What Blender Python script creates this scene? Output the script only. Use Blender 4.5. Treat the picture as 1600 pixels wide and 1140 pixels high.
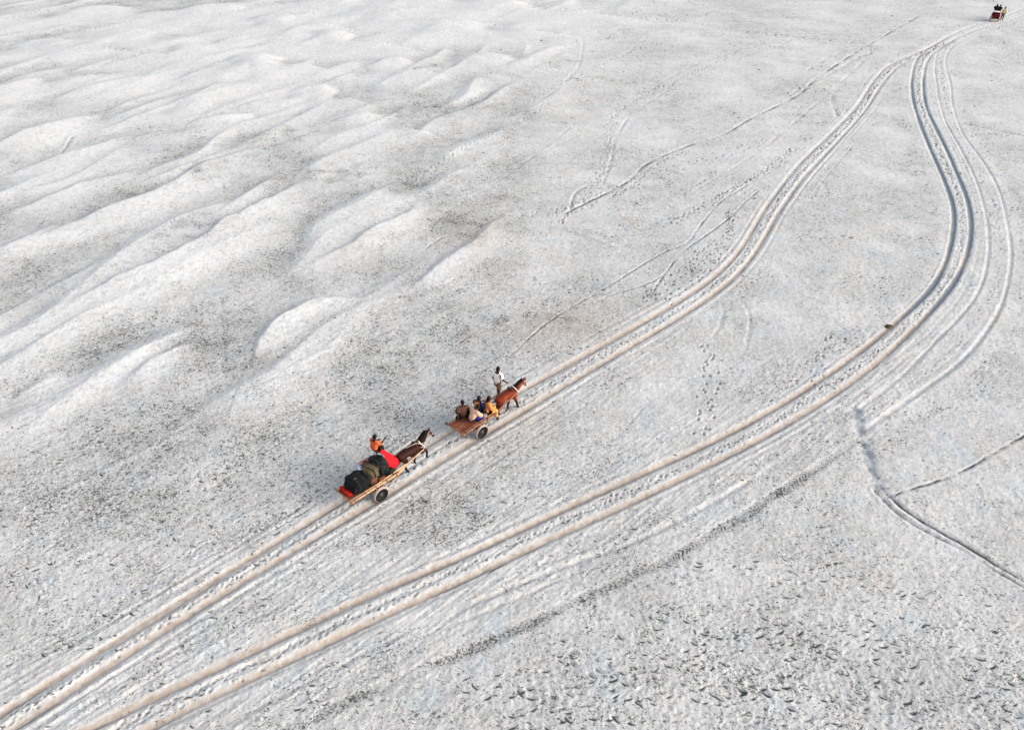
import bpy, bmesh, math, random
import numpy as np
from mathutils import Vector, Matrix, noise as mnoise

# ------------------------------------------------------------------ scene, camera, sky, sun
for o in list(bpy.data.objects):
    bpy.data.objects.remove(o)
scene = bpy.context.scene
C = scene.collection
rng = np.random.default_rng(11)
random.seed(5)

CAM_H, FPX, HORIZON = 22.0, 1186.0, -276.0      # drone height; focal length and horizon row for a 1600 x 1140 frame
PITCH = math.atan((570 - HORIZON) / FPX)
cam = bpy.data.cameras.new('camera')
cam.sensor_fit = 'HORIZONTAL'; cam.sensor_width = 36.0; cam.lens = 36.0 * FPX / 1600.0
cam.clip_start = 0.5; cam.clip_end = 20000
camo = bpy.data.objects.new('camera', cam); C.objects.link(camo)
camo.location = (0, 0, CAM_H); camo.rotation_euler = (math.pi / 2 - PITCH, 0, 0)
scene.camera = camo

SUN_EL, SUN_AZ = math.radians(22), math.radians(104)   # azimuth clockwise from +Y: low evening sun on the right
w = bpy.data.worlds.new('World'); scene.world = w; w.use_nodes = True
nt = w.node_tree; bg = nt.nodes['Background']
sky = nt.nodes.new('ShaderNodeTexSky'); sky.sky_type = 'NISHITA'; sky.sun_disc = False
sky.sun_elevation = SUN_EL; sky.sun_rotation = SUN_AZ
sky.air_density = 1.0; sky.dust_density = 3.0; sky.ozone_density = 1.0
veil = nt.nodes.new('ShaderNodeHueSaturation'); veil.inputs['Saturation'].default_value = 0.42      # thin even cloud veil
nt.links.new(sky.outputs[0], veil.inputs['Color']); nt.links.new(veil.outputs[0], bg.inputs[0]); bg.inputs[1].default_value = 0.15
sl = bpy.data.lights.new('sun', 'SUN'); sl.energy = 0.6; sl.angle = math.radians(50); sl.color = (1.0, 0.84, 0.68)
so = bpy.data.objects.new('sun', sl); C.objects.link(so)
sd = Vector((math.sin(SUN_AZ) * math.cos(SUN_EL), math.cos(SUN_AZ) * math.cos(SUN_EL), math.sin(SUN_EL)))
so.rotation_euler = sd.to_track_quat('Z', 'Y').to_euler(); so.location = (30, 0, 40)
vs = scene.view_settings
vs.view_transform = 'Standard'; vs.look = 'None'; vs.gamma = 1.0; vs.use_curve_mapping = False
vs.exposure = 1.08

def gp(x, y, z=0.0):
    """point on the level z under a spot of the surveyed drone picture"""
    u = (x - 800) / FPX; v = (y - 570) / FPX
    fy = math.cos(PITCH) - v * math.sin(PITCH); fz = -math.sin(PITCH) - v * math.cos(PITCH)
    t = (z - CAM_H) / fz
    return np.array([u * t, fy * t])

# ------------------------------------------------------------------ materials
def mat(name, col, rough=0.85, var=0.25, scale=20.0, spec=0.15, bump=0.0):
    m = bpy.data.materials.new(name); m.use_nodes = True
    n = m.node_tree; b = n.nodes['Principled BSDF']
    b.inputs['Roughness'].default_value = rough; b.inputs['Specular IOR Level'].default_value = spec
    tc = n.nodes.new('ShaderNodeTexCoord'); nz = n.nodes.new('ShaderNodeTexNoise')
    nz.inputs['Scale'].default_value = scale; nz.inputs['Detail'].default_value = 4
    n.links.new(tc.outputs['Object'], nz.inputs['Vector'])
    r = n.nodes.new('ShaderNodeValToRGB')
    r.color_ramp.elements[0].position = 0.3; r.color_ramp.elements[1].position = 0.7
    r.color_ramp.elements[0].color = (*[c * (1 - var) for c in col], 1)
    r.color_ramp.elements[1].color = (*[min(1, c * (1 + var)) for c in col], 1)
    n.links.new(nz.outputs[0], r.inputs[0]); n.links.new(r.outputs[0], b.inputs['Base Color'])
    if bump:
        bp = n.nodes.new('ShaderNodeBump'); bp.inputs['Strength'].default_value = bump; bp.inputs['Distance'].default_value = 0.02
        n.links.new(nz.outputs[0], bp.inputs['Height']); n.links.new(bp.outputs[0], b.inputs['Normal'])
    return m

def coat_mat(name):
    m = bpy.data.materials.new(name); m.use_nodes = True
    n = m.node_tree; b = n.nodes['Principled BSDF']; b.inputs['Roughness'].default_value = 0.6; b.inputs['Specular IOR Level'].default_value = 0.12
    a = n.nodes.new('ShaderNodeVertexColor'); a.layer_name = 'coat'
    n.links.new(a.outputs[0], b.inputs['Base Color'])
    return m

M = {
    'bamboo': mat('bamboo', (0.50, 0.30, 0.175), 0.6, 0.35, 14), 'bamboo_red': mat('bamboo_brown', (0.27, 0.115, 0.065), 0.65, 0.35, 14),
    'plank': mat('plank', (0.19, 0.062, 0.035), 0.8, 0.5, 9, bump=0.3), 'beam': mat('beam', (0.10, 0.05, 0.032), 0.8, 0.4, 12),
    'tyre': mat('dusty_tyre', (0.42, 0.33, 0.285), 0.9, 0.15, 30), 'sidewall': mat('black_rubber', (0.012, 0.012, 0.012), 0.6, 0.3, 20), 'hub': mat('hub_steel', (0.06, 0.06, 0.065), 0.5, 0.3, 20),
    'skin': mat('skin', (0.058, 0.022, 0.013), 0.55, 0.12, 10), 'eye': mat('eye_white', (0.6, 0.56, 0.5), 0.3, 0.02, 4), 'hair': mat('hair', (0.004, 0.003, 0.003), 0.5, 0.3, 60),
    'orange': mat('orange_cotton', (0.58, 0.105, 0.035), 0.9, 0.2, 25, bump=0.5), 'black_cloth': mat('black_cloth', (0.0065, 0.0068, 0.0075), 0.85, 0.4, 14, bump=0.6),
    'khaki': mat('khaki_canvas', (0.088, 0.070, 0.040), 0.9, 0.3, 10, bump=0.6), 'green_black': mat('dark_green_nylon', (0.005, 0.009, 0.0075), 0.55, 0.5, 9, bump=0.6),
    'red': mat('red_cloth', (0.56, 0.010, 0.018), 0.8, 0.25, 8, bump=0.5), 'bright_red': mat('bright_red', (0.45, 0.014, 0.010), 0.8, 0.3, 14, bump=0.5),
    'pink': mat('dull_pink_nylon', (0.30, 0.14, 0.14), 0.8, 0.3, 10, bump=0.4), 'lilac': mat('pale_blue_print', (0.30, 0.32, 0.44), 0.9, 0.7, 30),
    'brown_cloth': mat('brown_cloth', (0.13, 0.045, 0.022), 0.9, 0.4, 18, bump=0.4), 'rope': mat('rope', (0.045, 0.045, 0.045), 0.9, 0.3, 40),
    'white': mat('cream_cotton', (0.86, 0.79, 0.72), 0.9, 0.08, 18, bump=0.4), 'peach': mat('peach_cotton', (0.56, 0.35, 0.24), 0.9, 0.15, 14, bump=0.5),
    'brown_shirt': mat('brown_shirt', (0.105, 0.05, 0.032), 0.9, 0.25, 14, bump=0.5), 'shorts': mat('brown_shorts', (0.19, 0.10, 0.062), 0.9, 0.25, 14, bump=0.4),
    'navy': mat('navy_cloth', (0.010, 0.010, 0.035), 0.85, 0.4, 14, bump=0.4), 'blue': mat('royal_blue_cloth', (0.008, 0.018, 0.21), 0.85, 0.4, 12, bump=0.5),
    'ochre': mat('orange_yellow_cotton', (0.60, 0.22, 0.07), 0.9, 0.3, 16, bump=0.5), 'yellow': mat('yellow_cotton', (0.66, 0.34, 0.085), 0.9, 0.3, 18, bump=0.5),
    'grey': mat('grey_cloth', (0.22, 0.22, 0.22), 0.9, 0.3, 14), 'olive': mat('olive_cloth', (0.11, 0.10, 0.045), 0.9, 0.3, 14), 'cream': mat('pale_yellow_shirt', (0.66, 0.58, 0.38), 0.9, 0.1, 14),
    'maroon': mat('maroon_cloth', (0.085, 0.006, 0.011), 0.85, 0.5, 7, bump=0.5), 'harness': mat('pale_webbing', (0.62, 0.53, 0.47), 0.8, 0.15, 30), 'leather': mat('dark_leather', (0.06, 0.028, 0.02), 0.6, 0.3, 30),
    'mane': mat('black_mane', (0.010, 0.007, 0.006), 0.6, 0.4, 50), 'hoof': mat('hoof', (0.02, 0.016, 0.014), 0.6, 0.2, 20), 'coat': coat_mat('horse_coat'),
    'clod': mat('dung_clod', (0.075, 0.05, 0.03), 0.95, 0.4, 30, bump=0.5), 'litter_green': mat('green_plastic', (0.06, 0.22, 0.15), 0.4, 0.4, 20),
}

# ------------------------------------------------------------------ object helpers
def prop(o, label=None, cat=None, group=None, kind=None):
    if label: o['label'] = label
    if cat: o['category'] = cat
    if group: o['group'] = group
    if kind: o['kind'] = kind
    return o

def empty(name, loc, rz=0.0, parent=None):
    o = bpy.data.objects.new(name, None); C.objects.link(o)
    o.location = loc; o.rotation_euler = (0, 0, rz); o.empty_display_size = 0.2
    if parent: o.parent = parent
    return o

def link(name, me, m, parent=None, smooth=True):
    o = bpy.data.objects.new(name, me); C.objects.link(o)
    if m is not None:
        me.materials.clear()
        me.materials.append(M[m] if isinstance(m, str) else m)
    if smooth and len(me.polygons):
        me.polygons.foreach_set('use_smooth', [True] * len(me.polygons))
    if parent: o.parent = parent
    return o

def me_from(bm, name='mesh'):
    bmesh.ops.recalc_face_normals(bm, faces=bm.faces[:])
    me = bpy.data.meshes.new(name); bm.to_mesh(me); bm.free()
    return me

def tube(bm, pts, r, seg=8, cap=True):
    """round bar along pts; r is one radius or one for each point"""
    pts = [Vector(p) for p in pts]; n = len(pts)
    rs = [r] * n if not hasattr(r, '__len__') else r
    rings = []; up = None
    for i, p in enumerate(pts):
        t = (pts[min(i + 1, n - 1)] - pts[max(i - 1, 0)]).normalized()
        if up is None:
            up = Vector((0, 0, 1)) if abs(t.z) < 0.9 else Vector((1, 0, 0))
        a = t.cross(up).normalized(); up = a.cross(t).normalized()
        rings.append([bm.verts.new(p + (a * math.cos(2 * math.pi * k / seg) + up * math.sin(2 * math.pi * k / seg)) * rs[i]) for k in range(seg)])
    for A, B in zip(rings[:-1], rings[1:]):
        for k in range(seg):
            bm.faces.new((A[k], A[(k + 1) % seg], B[(k + 1) % seg], B[k]))
    if cap:
        bm.faces.new(rings[0][::-1]); bm.faces.new(rings[-1])

def tube_me(*paths, seg=8):
    bm = bmesh.new()
    for pts, r in paths: tube(bm, pts, r, seg)
    return me_from(bm)

def box_me(sx, sy, sz, bev=0.006, loc=(0, 0, 0), jit=0.0):
    bm = bmesh.new(); bmesh.ops.create_cube(bm, size=1.0)
    for v in bm.verts:
        v.co = Vector((v.co.x * sx + loc[0], v.co.y * sy + loc[1], v.co.z * sz + loc[2]))
        if jit: v.co += Vector([random.uniform(-jit, jit) for _ in range(3)])
    if bev: bmesh.ops.bevel(bm, geom=bm.edges[:] , offset=bev, segments=1, affect='EDGES')
    return me_from(bm)

def lathe_y(prof, seg=28):
    """closed profile of (radius, y) turned about the y axis"""
    bm = bmesh.new(); R = []
    for k in range(seg):
        a = 2 * math.pi * k / seg
        R.append([bm.verts.new((r * math.cos(a), y, r * math.sin(a))) for r, y in prof])
    n = len(prof)
    for k in range(seg):
        A, B = R[k], R[(k + 1) % seg]
        for i in range(n): bm.faces.new((A[i], A[(i + 1) % n], B[(i + 1) % n], B[i]))
    return me_from(bm)

def bag_me(sx, sy, sz, e=0.6, seed=0, amp=0.035, sub=4, flat=0.85):
    """stuffed bag: a rounded box with sags and creases"""
    bm = bmesh.new(); bmesh.ops.create_icosphere(bm, subdivisions=sub, radius=1.0)
    for v in bm.verts:
        d = v.co.normalized()
        q = Vector([math.copysign(abs(c) ** e, c) for c in d])
        o = Vector((seed * 7.3, seed * 3.1, 0))
        k = 1 + amp * 3 * mnoise.noise(q * 1.6 + o) + amp * 2.0 * mnoise.noise(Vector((q.x * 5, q.y * 2.4, q.z * 4)) + o) + amp * mnoise.noise(q * 9 + o)
        q = q * k
        if q.z < -flat: q.z = -flat
        v.co = Vector((q.x * sx / 2, q.y * sy / 2, q.z * sz / 2))
    return me_from(bm)

def cloth_me(P, nu=26, nv=20, fold=0.03, seed=0, thick=0.012, waves=5.0):
    """thin draped cloth through a coarse net of points P[row][col], with folds"""
    P = np.array(P, float); R, Cc = P.shape[:2]
    def bsp(t, n):
        x = t * (n - 1); i = min(int(x), n - 2); f = x - i
        f = f * f * (3 - 2 * f); wv = np.zeros(n); wv[i] = 1 - f; wv[i + 1] = f
        return wv
    bm = bmesh.new(); G = []
    for a in range(nv):
        row = []
        for b in range(nu):
            wa, wb = bsp(a / (nv - 1), R), bsp(b / (nu - 1), Cc)
            p = np.einsum('i,j,ijk->k', wa, wb, P)
            q = Vector((b / nu * waves + seed, a / nv * 1.6, seed))
            k = fold * (mnoise.noise(q) * 1.6 + 0.5 * mnoise.noise(q * 2.7))
            edge = 0.6 + 0.4 * min(1, a / (nv - 1) * 2)
            row.append(bm.verts.new((p[0] + k * edge, p[1] + k * 0.4, p[2] + k * 0.7)))
        G.append(row)
    for a in range(nv - 1):
        for b in range(nu - 1):
            bm.faces.new((G[a][b], G[a][b + 1], G[a + 1][b + 1], G[a + 1][b]))
    bmesh.ops.recalc_face_normals(bm, faces=bm.faces[:])
    bmesh.ops.solidify(bm, geom=bm.faces[:], thickness=thick)
    return me_from(bm)

def skin_me(J, E, root, sub=2, grow=1.12):
    """one continuous surface grown round a skeleton: J[name] = (x, y, z, radius)"""
    names = list(J); idx = {n: i for i, n in enumerate(names)}
    me = bpy.data.meshes.new('skel')
    me.from_pydata([J[n][:3] for n in names], [(idx[a], idx[b]) for a, b in E], [])
    o = bpy.data.objects.new('skel', me); C.objects.link(o)
    m = o.modifiers.new('skin', 'SKIN'); m.use_smooth_shade = True; m.branch_smoothing = 0.6
    for n in names:
        sv = me.skin_vertices[0].data[idx[n]]; r = J[n][3] * grow
        sv.radius = (r, r * (J[n][4] if len(J[n]) > 4 else 1.0)); sv.use_root = (n == root)
    s = o.modifiers.new('sub', 'SUBSURF'); s.levels = sub; s.render_levels = sub
    dg = bpy.context.evaluated_depsgraph_get(); dg.update()
    out = bpy.data.meshes.new_from_object(o.evaluated_get(dg))
    bpy.data.objects.remove(o); bpy.data.meshes.remove(me)
    return out

def merge(*meshes):
    bm = bmesh.new()
    for me in meshes: bm.from_mesh(me)
    out = bpy.data.meshes.new('merged'); bm.to_mesh(out); bm.free()
    return out

# ------------------------------------------------------------------ the ground: a sand flat with dunes, ruts and prints
OFF = CAM_H * math.tan(PITCH)
NR, NC = 930, 1340
inv = np.linspace(1 / (9.0 + OFF), 1 / (138.0 + OFF), NR)
Yd = 1 / inv - OFF
Yv = np.concatenate([np.linspace(-13.5, 8.4, 14), Yd, 138 * np.geomspace(1.03, 45, 26)])
Sd = np.linspace(-0.62, 0.62, NC)
ex = np.geomspace(0.012, 3.0, 16)
Sv = np.concatenate([-0.62 - ex[::-1], Sd, 0.62 + ex])
Y = np.repeat(Yv[:, None], len(Sv), 1).astype(np.float32)
X = (Sv[None, :] * (Y + OFF)).astype(np.float32)
near = ((Y > 8) & (Y < 142) & (np.abs(Sv)[None, :] < 0.66)).astype(np.float32)

def rect(x0, x1, y0, y1):
    i0, i1 = np.searchsorted(Yv, [y0, y1]); c = [x / (max(y, -12) + OFF) for x in (x0, x1) for y in (y0, y1)]
    j0, j1 = np.searchsorted(Sv, [min(c), max(c)])
    return slice(i0, i1), slice(j0, j1)

def gnoise(x, y, seed=0):
    xi = np.floor(x); yi = np.floor(y); fx = (x - xi).astype(np.float32); fy = (y - yi).astype(np.float32)
    xi = xi.astype(np.int64); yi = yi.astype(np.int64)
    def h(a, b):
        v = (a * 374761393 + b * 668265263 + seed * 974634223).astype(np.uint32)
        v = (v ^ (v >> np.uint32(13))) * np.uint32(1274126177); v ^= v >> np.uint32(16)
        return (v & np.uint32(0xffff)).astype(np.float32) * (2 * math.pi / 65536)
    def g(a, b, dx, dy):
        t = h(a, b); return np.cos(t) * dx + np.sin(t) * dy
    u = fx * fx * fx * (fx * (fx * 6 - 15) + 10); v = fy * fy * fy * (fy * (fy * 6 - 15) + 10)
    n0 = g(xi, yi, fx, fy) * (1 - u) + g(xi + 1, yi, fx - 1, fy) * u
    n1 = g(xi, yi + 1, fx, fy - 1) * (1 - u) + g(xi + 1, yi + 1, fx - 1, fy - 1) * u
    return (n0 * (1 - v) + n1 * v) * 1.5

TAB = np.random.default_rng(3).uniform(-.75, .75, 8192).astype(np.float32)
def n1(t, seed):
    """noise along a line: t already scaled"""
    x = t + (seed * 37.31) % 4000; i = np.floor(x).astype(np.int32) & 8191; f = (x - np.floor(x)).astype(np.float32)
    f = f * f * (3 - 2 * f)
    return TAB[i] * (1 - f) + TAB[(i + 1) & 8191] * f

def hash01(a, b, seed):
    v = (a * 374761393 + b * 668265263 + seed * 974634223).astype(np.uint32)
    v = (v ^ (v >> np.uint32(13))) * np.uint32(1274126177); v ^= v >> np.uint32(16)
    return (v & np.uint32(0xffffff)).astype(np.float32) / 16777216.0

def sstep(a, b, x):
    t = np.clip((x - a) / (b - a), 0, 1); return t * t * (3 - 2 * t)

def curve(px, step=0.2, smooth=3, raw=False):
    """surveyed spots -> smooth evenly spaced line on the ground"""
    P = np.array([gp(*q) for q in px]) if not raw else np.array(px, float)
    out = []
    Q = np.vstack([2 * P[0] - P[1], P, 2 * P[-1] - P[-2]])
    for i in range(1, len(Q) - 2):
        p0, p1, p2, p3 = Q[i - 1:i + 3]
        n = max(2, int(np.linalg.norm(p2 - p1) / step))
        t = np.linspace(0, 1, n, endpoint=False)[:, None]
        out.append(0.5 * ((2 * p1) + (-p0 + p2) * t + (2 * p0 - 5 * p1 + 4 * p2 - p3) * t ** 2 + (-p0 + 3 * p1 - 3 * p2 + p3) * t ** 3))
    L = np.vstack(out + [P[-1:]])
    k = max(1, int(smooth / step))
    if smooth and len(L) > 4 * k:
        pad = np.vstack([2 * L[0] - L[k:0:-1], L, 2 * L[-1] - L[-2:-k - 2:-1]])
        ker = np.hanning(2 * k + 3)[1:-1]; ker /= ker.sum()
        L = np.stack([np.convolve(pad[:, c], ker, 'valid') for c in (0, 1)], 1)
    return L

def field(L, margin):
    """signed distance to the line (positive on its right) and distance along it"""
    D = np.full(X.shape, 99.0, np.float32); T = np.zeros(X.shape, np.float32)
    ln = 0.0
    for a, b in zip(L[:-1], L[1:]):
        e = b - a; n2 = float(e @ e)
        if n2 < 1e-9: continue
        sl_ = rect(min(a[0], b[0]) - margin, max(a[0], b[0]) + margin, min(a[1], b[1]) - margin, max(a[1], b[1]) + margin)
        x = X[sl_] - a[0]; y = Y[sl_] - a[1]
        t = np.clip((x * e[0] + y * e[1]) / n2, 0, 1)
        dx = x - t * e[0]; dy = y - t * e[1]
        d = np.sqrt(dx * dx + dy * dy) * np.where(x * e[1] - y * e[0] >= 0, 1, -1)
        m = np.abs(d) < np.abs(D[sl_])
        D[sl_] = np.where(m, d, D[sl_]); T[sl_] = np.where(m, ln + t * math.sqrt(n2), T[sl_])
        ln += math.sqrt(n2)
    return D, T

Z = np.zeros(X.shape, np.float32)
DARK = np.zeros(X.shape, np.float32)    # damp or littered sand, plus shade painted into the ruts
TAN = np.zeros(X.shape, np.float32)     # fine wheel-packed sand, shifted to paint the sun-facing rut wall as lit
WET = np.zeros(X.shape, np.float32)     # water standing in the ruts
KEEP = np.ones(X.shape, np.float32)     # 0 where wheels have pressed the trampling flat

# lines of the tracks, left and right wheel
AL = [(-60, 1156), (0, 1117), (100, 1052), (200, 992), (300, 929), (400, 867), (500, 805), (560, 766), (640, 714), (703, 675), (800, 619), (900, 563), (1025, 492), (1081, 458), (1110, 438), (1138, 413), (1160, 387), (1179, 355), (1196, 325), (1213, 302), (1250, 255), (1300, 207), (1340, 165), (1365, 127), (1388, 103), (1415, 90), (1445, 77), (1490, 53), (1530, 38), (1560, 30), (1600, 14), (1680, -10)]
AR = [(-40, 1178), (30, 1132), (100, 1087), (200, 1022), (300, 957), (400, 897), (500, 835), (550, 805), (596, 779), (640, 750), (700, 714), (752, 681), (800, 653), (935, 571), (1000, 533), (1063, 495), (1091, 477), (1119, 457), (1141, 440), (1162, 419), (1183, 391), (1200, 363), (1213, 338), (1228, 316), (1248, 287), (1270, 262), (1315, 214), (1352, 172), (1380, 129), (1405, 103), (1435, 88), (1465, 74), (1505, 55), (1545, 40), (1575, 33), (1620, 16), (1700, -8)]
BL = [(40, 1186), (135, 1140), (200, 1110), (300, 1062), (400, 1015), (500, 967), (600, 920), (700, 880), (800, 835), (900, 787), (1000, 742), (1100, 697), (1200, 645), (1300, 582), (1375, 525), (1425, 482), (1460, 445), (1482, 400), (1491, 350), (1489, 320), (1475, 280), (1455, 235), (1437, 190), (1427, 155), (1425, 125), (1431, 97), (1446, 78), (1480, 60)]
BR = [(130, 1190), (230, 1140), (300, 1105), (400, 1057), (500, 1010), (600, 962), (700, 918), (800, 870), (900, 825), (1000, 779), (1100, 731), (1200, 680), (1275, 635), (1325, 602), (1370, 568), (1425, 517), (1470, 470), (1500, 427), (1515, 385), (1518, 350), (1512, 312), (1497, 275), (1480, 235), (1460, 195), (1447, 165), (1443, 130), (1447, 100), (1462, 80), (1490, 64)]
CL = [(1345, 637), (1415, 582), (1440, 558), (1465, 530), (1500, 495), (1530, 455), (1542, 415), (1545, 370), (1537, 320), (1522, 275), (1500, 230), (1475, 185), (1465, 140), (1461, 100), (1470, 75), (1495, 60)]
CR = [(1355, 669), (1435, 613), (1490, 576), (1520, 545), (1545, 512), (1566, 475), (1577, 430), (1580, 390), (1572, 340), (1560, 295), (1535, 250), (1505, 210), (1490, 170), (1485, 130), (1477, 95), (1490, 72), (1520, 57)]
lines = {k: curve(v) for k, v in dict(AL=AL, AR=AR, BL=BL, BR=BR, CL=CL, CR=CR).items()}
fields = {k: field(v, 7.0) for k, v in lines.items()}

# --- dunes: sharp ridges with a gentle face towards the tracks and a slip face behind
ridges = [  # (line, height, gentle width, steep width)
    ([(-60, 565), (0, 538), (50, 500), (125, 467), (200, 432), (260, 407), (310, 382), (332, 368), (350, 354), (380, 340), (415, 320), (450, 300), (500, 283), (540, 272)], .55, 3.4, .42),
    ([(-30, 440), (30, 387), (110, 357), (175, 330), (225, 312), (270, 295), (300, 272), (350, 252), (400, 235), (440, 216)], .55, 3.4, .5),
    ([(-40, 352), (25, 330), (70, 315), (125, 295), (180, 280), (250, 258)], .4, 2.8, .5),
    ([(-40, 292), (0, 278), (50, 263), (90, 250), (150, 230), (190, 217), (235, 218)], .55, 3.6, .5),
    ([(-40, 248), (0, 230), (50, 210), (100, 192), (140, 182), (180, 181)], .65, 4.2, .6),
    ([(270, 203), (325, 190), (375, 182), (412, 182)], .5, 3.6, .6),
    ([(-40, 152), (0, 140), (40, 128), (82, 124)], .6, 5, .8),
    ([(50, 165), (125, 143), (185, 130), (250, 120), (295, 111)], .6, 5, .8),
    ([(250, 172), (300, 155), (340, 138), (365, 126)], .7, 4.5, .8),
    ([(345, 104), (375, 95), (410, 93), (450, 100)], .8, 6, 1.0),
    ([(255, 84), (325, 70)], .7, 6, 1.0),
    ([(470, 62), (510, 55), (560, 64)], .8, 7, 1.1),
    ([(380, 40), (430, 30), (480, 38)], .8, 8, 1.2), ([(520, 22), (590, 16), (650, 30)], .9, 9, 1.2), ([(120, 62), (200, 50), (260, 58)], .6, 7, 1.2), ([(640, 48), (700, 38), (780, 46)], .7, 8, 1.2),
    ([(0, 78), (70, 66), (130, 74)], .5, 7, 1.2), ([(250, 28), (330, 14), (400, 18)], .7, 9, 1.2), ([(60, 26), (160, 14), (220, 18)], .6, 9, 1.2), ([(700, 14), (780, 6), (850, 14)], .9, 10, 1.4), ([(560, -2), (650, -8), (720, 0)], .9, 10, 1.4), ([(460, 8), (520, 0), (580, 6)], .8, 9, 1.4),
    ([(560, 112), (610, 96), (650, 108)], .6, 5, .9), ([(440, 150), (490, 138), (530, 150)], .6, 4.5, .9), ([(700, 100), (760, 88), (820, 100)], .45, 6, 1.2), ([(500, 205), (560, 185), (610, 196)], .45, 4.5, .9),
    ([(385, 585), (398, 555), (412, 530), (440, 500), (475, 477), (515, 469), (560, 472), (597, 478)], .42, 1.9, .35),
    ([(165, 625), (200, 598), (250, 562), (300, 537), (330, 534)], .3, 2.0, .4),
    ([(450, 442), (480, 425), (530, 400), (575, 372), (625, 345), (648, 324), (660, 308)], .42, 2.2, .4),
    ([(590, 478), (650, 450), (700, 415), (750, 370), (785, 341), (815, 330)], .30, 2.0, .35),
    ([(0, 640), (60, 600), (120, 570)], .22, 2.2, .5),
]
wob = gnoise(X * .9, Y * .9, 3) * .14 + gnoise(X * .3, Y * .3, 4) * .35
DUNE = np.zeros(X.shape, np.float32)
for px, A, wg, ws in ridges:
    L = curve(px, 0.35, 1.0); d, t = field(L, wg * 3.2)
    tl = np.linalg.norm(np.diff(L, axis=0), axis=1).sum()
    e0 = (X - L[0, 0]) ** 2 + (Y - L[0, 1]) ** 2; e1 = (X - L[-1, 0]) ** 2 + (Y - L[-1, 1]) ** 2
    taper = (1 - np.exp(-e0 / (.24 * tl) ** 2)) * (1 - np.exp(-e1 / (.24 * tl) ** 2))
    d = d + wob * np.where(np.abs(d) < 90, 1, 0)
    prof = np.where(d > 0, np.exp(-(d / wg) ** 1.35), np.exp(-(np.abs(d) / ws) ** 1.5))
    h = (.74 * A * prof * taper).astype(np.float32)
    h = np.where(np.abs(d) > 90, 0, h)
    DUNE = np.maximum(DUNE, h) + 0.25 * np.minimum(DUNE, h)
du = gp(200, 432) - gp(0, 538); du = du / np.linalg.norm(du); al = X * du[0] + Y * du[1]; cr = -X * du[1] + Y * du[0]
west = sstep(-2, 9, -(X - .27 * (Y - 25)) - 7.0) * sstep(19, 27, Y)
for per, A_, sd_ in ((5.2, .19, 301), (8.3, .25, 311)):
    ph = (cr + 2.4 * gnoise(al * .05, cr * .07, sd_) + 1.1 * gnoise(al * .13, cr * .16, sd_ + 1)) / per
    f_ = ph - np.floor(ph)                                   # gentle face towards the tracks, short slip face behind
    saw = np.where(f_ < .80, f_ / .80, (1 - f_) / .20); saw = saw ** 1.4
    on_ = sstep(-.15, .45, gnoise(al * .085, cr * .12, sd_ + 2) + .14)
    h = (A_ * saw * on_ * west).astype(np.float32)
    DUNE = np.maximum(DUNE, h) + .35 * np.minimum(DUNE, h)
blur = gnoise(X * .12, Y * .12, 8) * .10 + gnoise(X * .045, Y * .045, 9) * .18
trk = np.minimum.reduce([np.abs(fields[k][0]) for k in fields])
calm = sstep(0.8, 6.0, trk)
Z += DUNE + blur * calm
dune_zone = np.maximum(sstep(0.06, 0.20, DUNE), .85 * sstep(26, 95, Y) * np.clip(.8 + .9 * gnoise(X * .07, Y * .04, 12), 0, 1))

# --- where feet and hooves have trampled the flat
tram = 0.52 + 0.55 * gnoise(X * .16, Y * .16, 21) + 0.30 * gnoise(X * .5, Y * .5, 22)
def blob(px, py, rx, ry):
    c = gp(px, py); return np.exp(-(((X - c[0]) / rx) ** 2 + ((Y - c[1]) / ry) ** 2))
tram += .55 * blob(1350, 1020, 8, 3.2) + .35 * blob(850, 1090, 8, 2.2) + .35 * blob(250, 760, 6, 4) + .25 * blob(130, 850, 6, 4) - .35 * blob(1000, 650, 5, 3) - .3 * blob(560, 920, 3, 2)
tram -= .55 * sstep(.10, .35, DUNE)
tram += .30 * np.exp(-((trk - 1.1) / 0.9) ** 2)
tram = np.clip(tram, 0.05, 1.15)
for k, (d, t) in fields.items():
    hw = 0.17 if k[0] != 'C' else 0.10
    KEEP *= 1 - .92 * np.exp(-(np.abs(d) / (hw * 1.25)) ** 4)

def pits(cell, amp, seed, dens, rmin, rmax, aniso=1.0):
    ix = np.floor(X / cell).astype(np.int64); iy = np.floor(Y / cell).astype(np.int64)
    H = np.zeros(X.shape, np.float32); K = np.zeros(X.shape, np.float32)
    for a in (-1, 0, 1):
        for b in (-1, 0, 1):
            cx = ix + a; cy = iy + b
            h1 = hash01(cx, cy, seed); h2 = hash01(cx, cy, seed + 1); h3 = hash01(cx, cy, seed + 2); h4 = hash01(cx, cy, seed + 3)
            dx = X - (cx + h1).astype(np.float32) * cell; dy = Y - (cy + h2).astype(np.float32) * cell
            ang = h3 * 1.5 - 0.95
            ca, sa = np.cos(ang), np.sin(ang)
            r = rmin + (rmax - rmin) * h4
            p = (dx * ca + dy * sa) / (r * aniso); q = (-dx * sa + dy * ca) / (r * .66)
            rr = p * p + q * q
            on = (hash01(cx, cy, seed + 4) < dens)
            e = np.exp(-rr * (1 + .4 * np.clip(p, -1, 1)))
            H += on * (-e + .42 * np.exp(-((np.sqrt(rr) - 1.55) / .42) ** 2)) * (.45 + .8 * h2) * r
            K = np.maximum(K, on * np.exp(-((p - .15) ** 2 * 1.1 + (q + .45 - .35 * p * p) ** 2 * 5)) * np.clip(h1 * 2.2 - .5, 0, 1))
    return H * amp, K

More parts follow.
